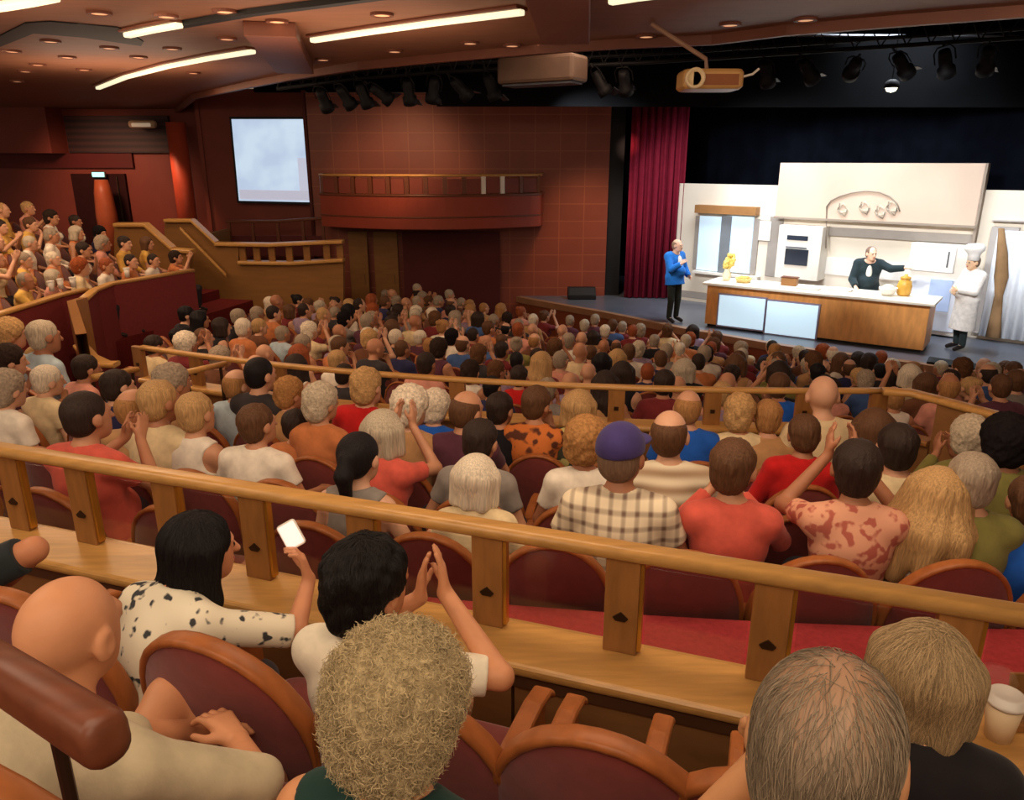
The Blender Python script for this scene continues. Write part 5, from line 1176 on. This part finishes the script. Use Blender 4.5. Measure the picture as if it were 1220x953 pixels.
mb = MB(); mb.box((2, 12, -4.45), (40, 40, .16)); struct('floor', mb, CARPETD)
cand = []
for k, R in enumerate(FR):
    Rs = R - .30; n0 = int(-1.5 / (.52 / Rs)); n1 = int(1.1 / (.52 / Rs)); row = []
    for i in range(n0, n1):
        t = (i + (.5 if k % 2 else 0)) * .52 / Rs; p = on_arc(Rs, t, 0); p.z = rake(p)
        if p.y < 3.5 or stage_gap(p) < 1.25: continue
        lim = -4.75 if p.y < 15 else -2.95
        if p.x < lim or p.y > 18.7: continue
        if p.y < 9.7 and p.x < -4.2: continue
        x, y, d = proj(p + V3(0, 0, 1.15))
        if not (-8 < x < 1232 and y < 560): continue
        if x > 1040 and y > 468 and k < 1 and x > 1130: continue
        row.append((t, p, x, y))
    row.sort(key=lambda q: q[0]); cand.append(row)
used = {}
for o in OVER:
    best = min(((abs(x - o[0]) + 1.6 * abs(y - o[1]), k, i) for k, r in enumerate(cand) for i, (t, p, x, y) in enumerate(r) if (k, i) not in used), default=None)
    if best: used[(best[1], best[2])] = o
HW = ['white', 'grey', 'silver', 'blond', 'sandy', 'brown', 'dark', 'black', 'grey', 'grey', 'brown', 'dark', 'brown', 'auburn', 'dark']
CWT = ['brown', 'tan', 'plum', 'charcoal', 'navy', 'grey', 'burgundy', 'cream', 'white', 'orange', 'pink', 'olive', 'lilac', 'blue', 'black', 'brown', 'tan', 'plum', 'burgundy', 'pink']
n_front = 0; VF = [outfit(v) for v in VM]
for k, r in enumerate(cand):
    for i, (t, p, x, y) in enumerate(r):
        add_chair(p, face_arc(p), f'burgundy theatre chair, {ORD[k]} row past the middle rail, {ORD[i]} from the side box', 'chairs in the lower rows', near=(k < 1), sc=.92)
        o = used.get((k, i))
        if not o and rnd.random() < .13: continue
        iv = rnd.randrange(12); v = VM[iv]
        if o: st, hn, sn = o[2:]
        else: hn = rnd.choice(HW); sn = rnd.choice(CWT); st = rnd.choice(['short', 'short', 'crop', 'receding', 'ring', 'bald'] if iv < NM else ['bob', 'wavy', 'curly', 'short', 'bun', 'long'])
        s = rnd.uniform(.86, .98); lab = f'{"bald" if st == "bald" else hn + "-haired"} person in {sn}, {ORD[k]} row past the middle rail, {ORD[i]} from the side box'
        add_person(VF[iv], lab, p, face_arc(p, rnd.uniform(-.25, .15)), s, SKINS[rnd.randrange(5)], (st, HC[hn]), CCOL[sn], group='audience in the lower rows'); n_front += 1

# -- the raised side seats
n_side = 0; syaw = math.atan2(-(-pn.x), -pn.y)
FROMX = 'from the curved oak end'
for k in range(5):
    row = []
    for i in range(-9, 14):
        p = LP[1] + pdir * (i * .50 + (.25 if k % 2 else 0)) + pn * (.58 + .70 * k) + V3(0, 0, 0); p.z = PLZ[k]; x, y, d = proj(p + V3(0, 0, 1.15))
        if -12 < x < 212 - 20 * k and p.y < 13.6: row.append((p, x, y))
    for i, (p, x, y) in enumerate(row):
        d = V3(2.5, 20, 0) - p; yaw = math.atan2(-d.x, d.y) * .55 + math.atan2(pn.x, -pn.y) * .45
        add_chair(p, yaw, sc=.85, label=f'burgundy chair, {ORD[k]} raised side row behind the burgundy parapet, {ORD[i]} from the near end', group='chairs on the raised side', near=False)
        if rnd.random() < .05: continue
        iv = rnd.randrange(12); v = VM[iv]; hn = rnd.choice(HW); sn = rnd.choice(['orange', 'yellow', 'white', 'cream', 'orange', 'coral', 'tan', 'pink', 'navy', 'white', 'yellow']); st = rnd.choice(['short', 'short', 'crop', 'receding', 'ring'] if iv < NM else ['bob', 'wavy', 'curly', 'short', 'bun'])
        add_person(VF[iv], f'{hn}-haired person in {sn}, {ORD[k]} raised side row behind the parapet, {ORD[i]} from its near end', p, yaw + rnd.uniform(-.2, .2), rnd.uniform(.80, .92), SKINS[rnd.randrange(5)], (st, HC[hn]), CCOL[sn], group='audience on the raised side'); n_side += 1
print('front', n_front, 'side', n_side)
# ---------------------------------------------------------------- the nearest people, between the camera and the near rail
FY = math.atan2(-RN.x, RN.y)
def hero(px, py, t, floor, label, spec, hair, shirt, trousers, skin, yaw=0., arms_px=None, shirtmat=None, h=.0075, dz=0.):
    """arms_px: {side: (elbow px, wrist px, hand direction in the world, palm normal, curl)}"""
    hw = PT(px, py, t); yw = FY + yaw; R = Matrix.Rotation(yw, 3, 'Z')
    lean, side, twist = spec.get('lean', 0), spec.get('side', 0), spec.get('twist', 0)
    piv = V3(0, -.02, .52); hc = piv + rot(lean, side, twist) @ (V3(0, .01, 1.175) - piv) + V3(*spec.get('hoff', (0, 0, 0)))
    s = max(.84, min(1.1, (hw.z - floor) / hc.z)); off = R @ (hc * s); loc = hw - off
    if arms_px:
        arms = list(spec.get('arms', ('lap', 'lap')))
        for q, (e, w, d, nm, cu) in arms_px.items():
            Li = lambda p: R.inverted() @ (PT(*p) - loc) / s
            arms[0 if q < 0 else 1] = (tuple(Li(e)), tuple(Li(w)), tuple(R.inverted() @ V3(*d)), tuple(R.inverted() @ V3(*nm)), cu)
        spec = dict(spec, arms=tuple(arms))
    ms = person_meshes(h=h, fine=True, **spec)
    return add_person(ms, label, loc, yw, s, skin, hair, shirt, trousers, 'people in the nearest two rows', shirtmat, hair_h=.006), ms, loc, R, s
G1 = 'chairs in the nearest rows'
def f_chair(px, line, label, sc=.96, z=None, dy=0.):
    """chair whose back top crosses image column px on the row line (px, py of the back top)"""
    p = along_rail(px, 0, line + dy); return p
f1 = PZ(725, 850, F1Z + BT * .97); f1off = (V3(f1.x, f1.y, 0) - along_rail(725, 0)).dot(RN)
f2off = f1off - .66
def seat_row(pxs, off, floor, labs, sc=.95):
    for px, lb in zip(pxs, labs):
        r = ray(px, 700); d = V3(RN.x, RN.y, 0); A = V3(RAIL_A.x, RAIL_A.y, 0) + RN * off; t = A.dot(RN) / r.dot(V3(RN.x, RN.y, 0)); p = r * t; p.z = floor
        add_chair(p + V3(RN.x, RN.y, 0) * .29, FY, lb, G1, True, sc)
seat_row([22, 238, 470, 725, 965, 1150], f1off, F1Z, ['burgundy oak-rimmed chair at the picture edge below the drink shelf', 'burgundy oak-rimmed chair in front of the bald man, behind the long black hair', 'burgundy oak-rimmed chair hidden behind the grey curly head', 'empty burgundy oak-rimmed chair beside the drink shelf, next to the grey curls',
          'burgundy oak-rimmed chair hidden behind the balding grey head', 'burgundy oak-rimmed chair behind the grey-blond bob and black top'])
_p = PT(-35, 842, 1.02); add_chair(V3(_p.x, _p.y, _p.z - BT * .96) + V3(RN.x, RN.y, 0) * .26, FY, 'burgundy oak-rimmed chair of the bald man, under the thick brown handrail', G1, False, .96)
seat_row([478, 1010], f2off, F2Z, ['burgundy oak-rimmed chair of the person with grey curls', 'burgundy oak-rimmed chair of the balding grey person'])
# bald man with clasped hands on a raised knee
hero(86, 752, 1.36, F2Z, 'bald person in a cream shirt with hands clasped over one knee', dict(arms=('lap', 'lap'), head=(.12, .10, .04), hs=1.02, belly=.04, wide=1.08, sleeve=1.12, lean=.06, hem=.62,
     legpos={-1: (V3(-.07, .0, .52), V3(-.16, .40, .70), V3(.08, .50, .40), V3(.10, .62, .36))}), ('bald', None), (198, 184, 152), (46, 46, 62), (214, 150, 108),
     arms_px={1: ((306, 930, 1.48), (284, 884, 1.64), (-.75, .6, .3), (-.3, -.2, -1), .7), -1: ((150, 880, 1.55), (232, 870, 1.74), (.85, .4, .0), (.1, -.3, -1), .6)})
# woman with long black hair holding up a phone
o, ms, loc, R, s = hero(240, 652, 2.2, F1Z, 'person with long black hair and a white floral top holding up a phone', dict(female=True, arms=('lap', 'lap'), head=(-.55, .08, .03), hs=1.08, lean=.42, sleeve=.95, twist=-.15), ('long', (26, 22, 22)), (232, 220, 190), (60, 56, 60), (206, 142, 104),
     arms_px={1: ((352, 752, 2.2), (368, 690, 2.3), (-.25, .1, .95), (-.9, -.3, .1), .75)}, shirtmat=FLORAL)
cl = SDF(.004); cl.ell(V3(-.05, -.115, -.01), V3(.018, .012, .03)); Vv, Qv = cl.mesh(); child('hair_clip', me_np('hair_clip', Vv, Qv, [WHITEP]), o, None, ms['frame'])
ph = empty('mobile_phone', PT(347, 637, 2.32), 0, 'small phone with a glowing pinkish white screen held up before the balustrade', 'phone'); ph.rotation_euler = (math.radians(70), math.radians(-28), math.radians(8))
mb = MB(); mb.loft([[V3(x, y, z) for x, y in RR(.062, .085, .01, 3)] for z in (-.004, .004)]); mb.build('body', WHITEP, ph, bevel=.001)
mb = MB(); mb.loft([[V3(x, y, z) for x, y in RR(.054, .074, .004, 3)] for z in (.004, .0055)]); mb.build('screen', emis('phone_glow', (255, 222, 214), .85), ph)
# clapping person with short black hair
hero(441, 694, 1.95, F1Z, 'person with short black hair in a white tee shirt, hands raised together', dict(arms=('clap', 'clap'), head=(-.35, .02, .05), hs=1.24, lean=.05, sleeve=.85, hem=.85), ('wavy', (28, 24, 22)), (236, 226, 202), (190, 180, 168), (210, 146, 104),
     arms_px={1: ((596, 806, 1.92), (530, 706, 2.04), (-.12, .25, .95), (-1, -.1, 0), .22), -1: ((400, 770, 2.1), (500, 712, 2.1), (.12, .2, .95), (1, 0, 0), .22)})
# grey curls, green tank top
hero(481, 834, 1.18, F2Z, 'person with big grey-blond curls in a dark green sleeveless top', dict(female=True, tank=True, arms=('rest', 'rest'), head=(-.25, .02, .02), hs=.98, lean=.05, wide=1.08), ('bigcurl', (178, 160, 122)), (30, 58, 52), (50, 50, 60), (216, 152, 106))
# balding grey head, cream shirt
hero(985, 884, .98, F2Z, 'balding person with thin grey hair and a cream shirt, nearest at the bottom edge', dict(arms=('chin', 'lap'), head=(-.2, .02, .0), hs=1.12, lean=.04, wide=1.05, hoff=(0, 0, 0)), ('thin', (132, 118, 98)), (222, 208, 172), (60, 56, 54), (204, 148, 104))
# grey-blond bob, black top
hero(1102, 800, 1.55, F1Z, 'person with a smooth grey-blond bob and black top beside the paper cup', dict(female=True, sleeve=1.6, arms=('high', 'lap'), head=(-.35, -.02, .06), hs=1.1, lean=.06, wide=1.08), ('bob', (158, 134, 98)), (32, 28, 30), (40, 38, 44), (214, 154, 114),
     arms_px={-1: ((985, 868, 1.72), (1046, 826, 1.80), (.05, .15, .98), (1, 0, 0), .25)})
# elbow of the person at the frame's edge
hero(-62, 590, 2.15, F1Z, 'person in a dark sleeve cut off by the picture edge beside the balustrade', dict(arms=('lap', 'lap'), head=(-.3, 0, 0), lean=.08, sleeve=.8), ('short', HC['brown']), (40, 46, 48), (50, 48, 52), (196, 130, 92),
     arms_px={1: ((40, 655, 2.12), (10, 690, 2.2), (-.6, .7, -.1), (0, -.3, -1), .5)})
for o_ in [o for o in SC.objects if o.get('group') == 'people in the nearest two rows']:
    hd_ = [c for c in o_.children if c.name.startswith('hair') and not c.name.startswith('hair_clip')]
    if not hd_: continue
    nm = o_['label']
    if 'curls' in nm: strands(hd_[0], 9000, 'curl', .021, .0007)
    elif 'thin' in nm: strands(hd_[0], 2600, 'lie', .06, .0005)
    elif 'bob' in nm: strands(hd_[0], 9000, 'lie', .13, .0007)
    elif 'black hair' in nm: strands(hd_[0], 5000, 'lie', .09, .0006)
# paper cup and a small wooden stand on the shelf
p = along_rail(1216, SILL, -.05); r = empty('paper_cup', p, 0, 'cream paper coffee cup with white lid on the drink shelf', 'cup'); r.scale = (1.2,) * 3
mb = MB(); mb.lathe((0, 0, 0), [(.029, 0), (.041, .105), (.038, .105), (.027, .006), (0, .006)], 24); mb.build('body', mat('paper_cup', (226, 200, 160), .7, .2, .05), r, smooth=True)
mb = MB(); mb.lathe((0, 0, .10), [(.0, .002), (.044, 0), (.0445, .010), (.040, .014), (.038, .024), (.032, .026), (0, .02)], 24); mb.build('lid', WHITEP, r, smooth=True)
p = along_rail(1256, SILL, .03); r = empty('menu_stand', p, FY + .3, 'small pale wooden stand on the drink shelf behind the paper cup', 'stand')
mb = MB(); mb.box((0, 0, .012), (.10, .07, .024)); mb.build('base', OAK, r, bevel=.003); mb = MB(); mb.box((0, .01, .09), (.10, .012, .15), R=Matrix.Rotation(-.2, 3, 'X')); mb.build('board', OAK, r, bevel=.003)

# ---------------------------------------------------------------- light
def area(name, loc, target, size, e, c, sy=None, spread=None):
    l = bpy.data.lights.new(name, 'AREA'); l.energy = e; l.size = size; l.color = c; l.shape = 'RECTANGLE'; l.size_y = sy or size
    if spread: l.spread = spread
    o = bpy.data.objects.new(name, l); link(o); o.location = loc; d = Vector(target) - Vector(loc); o.rotation_euler = d.to_track_quat('-Z', 'Y').to_euler(); return o
def spot(name, loc, target, e, c, ang=40, blend=.6, r=.1):
    l = bpy.data.lights.new(name, 'SPOT'); l.energy = e; l.color = c; l.spot_size = math.radians(ang); l.spot_blend = blend; l.shadow_soft_size = r
    o = bpy.data.objects.new(name, l); link(o); o.location = loc; d = Vector(target) - Vector(loc); o.rotation_euler = d.to_track_quat('-Z', 'Y').to_euler(); return o
WARM = (1, .77, .55); WARM2 = (1, .69, .44)
area('house_light', (-.2, .3, 1.22), (0, 1.4, -2), 2.8, 72, WARM, 1.8)
area('house_light', (-3.2, 2.8, 1.22), (-2.8, 3.8, -2), 2.8, 72, WARM, 1.8)
area('house_light', (.9, 3.2, 1.22), (1.2, 4.4, -2), 3.0, 96, WARM, 1.8)
area('house_light', (-3.6, 7.4, 1.22), (-2.8, 8.4, -3), 3.0, 120, WARM2, 2.0)
area('house_light', (-7.2, 10.2, 1.22), (-6.6, 11.0, -3), 3.0, 170, WARM2, 2.0)
area('house_light', (-5.6, 14.0, 1.22), (-4.8, 14.4, -3), 3.0, 70, WARM2, 2.0)
area('rig_wash', (.5, 10.6, 1.5), (-.6, 12.0, -3.5), 3.0, 84, (1, .66, .44), 1.2)
area('rig_wash', (4.2, 6.6, 1.2), (3.2, 8.0, -3.5), 2.5, 14, (1, .68, .48), 1.2)
area('house_light', (.6, -2.2, 1.22), (.4, .6, -1.4), 2.8, 74, WARM, 1.6)  # added above and behind the viewpoint to brighten surfaces that face it
area('house_light', (-3.4, -.6, 1.22), (-2.2, 2.0, -1.4), 2.4, 60, WARM, 1.6)
# added unseen panels hung in mid-air, brightening the ceiling from below
for x, y, e in ((-5.6, 11.6, 40), (-1.8, 8.0, 31), (-5.0, 6.5, 38), (-.8, 4.2, 30), (1.5, 4.6, 30), (3.4, 4.0, 30)): area('ceiling_fill', (x, y, .35), (x, y + .2, 3), 2.2, e, (1, .72, .52), 1.4)
spot('wall_wash', (-2.6, 15.6, 1.15), (-2.6, 19.5, -.6), 330, (1, .56, .30), 62, .9, .3)
spot('wall_wash', (1.6, 16.8, .9), (2.0, 19.5, -2.4), 320, (1, .62, .34), 60, .9, .3)
spot('wall_wash', (-10.5, 18.2, 1.1), (-10.8, 21.5, -1.2), 520, (1, .52, .32), 80, .9, .3)
spot('column_spot', (-9.2, 19.2, 1.2), (-8.7, 20.0, -.6), 330, (1, .5, .28), 34, .8, .08)
spot('curtain_spot', (2.2, 15.8, 1.0), (2.8, 19.2, .35), 520, (1, .55, .4), 9, .7, .1)
sc_ = SW(4.2, 0, -1.9)
for a, e in ((-3.2, 580), (-.6, 640), (2.2, 640), (4.6, 660)):
    q = SW(4.0 + a * 1.0, -7.0, 1.0); spot('stage_wash', q, SW(4.0 + a, 0, -1.55), e * 1.6, (.98, .985, 1), 44, .3, .25)
area('stage_toplight', SW(3.6, -1.7, 2.6), SW(3.6, -1.2, -3), 5.0, 300, (.86, .93, 1), 1.2, spread=math.radians(110))
w = bpy.data.worlds.new('World'); SC.world = w; w.use_nodes = True; bg = w.node_tree.nodes['Background']; bg.inputs[0].default_value = (1, .66, .48, 1); bg.inputs[1].default_value = .30

# ---------------------------------------------------------------- camera
cam = bpy.data.cameras.new('camera'); co = bpy.data.objects.new('camera', cam); link(co); co.location = (0, 0, 0); co.rotation_euler = (math.pi / 2 - PITCH, 0, 0)
cam.sensor_width = 36; cam.lens = F / 1220 * 36; cam.clip_start = .05; SC.camera = co
vs = SC.view_settings; vs.view_transform = 'Standard'; vs.look = 'None'; vs.gamma = 1; vs.use_curve_mapping = False; vs.exposure = 0.0
SC.cycles.max_bounces = 6; SC.cycles.diffuse_bounces = 3; SC.cycles.sample_clamp_indirect = 4; SC.cycles.use_denoising = True

# ---------------------------------------------------------------- give in-place things an origin at their base; lift everything so the lowest floor is 0
def tree(o):
    yield o
    for c in o.children: yield from tree(c)
bpy.context.view_layer.update()
for r in WORLD_BUILT:
    ms = [o for o in tree(r) if o.type == 'MESH']
    co_ = [np.array([v.co[:] for v in o.data.vertices]) for o in ms]; A = np.concatenate(co_); lo, hi = A.min(0), A.max(0)
    b = np.array([(lo[0] + hi[0]) / 2, (lo[1] + hi[1]) / 2, lo[2]])
    for o, c in zip(ms, co_): o.data.vertices.foreach_set('co', (c - b).astype(np.float32).ravel()); o.data.update()
    r.location = b
for o in list(SC.objects):
    if o.parent is None: o.location.z += ZC
bpy.context.view_layer.update()
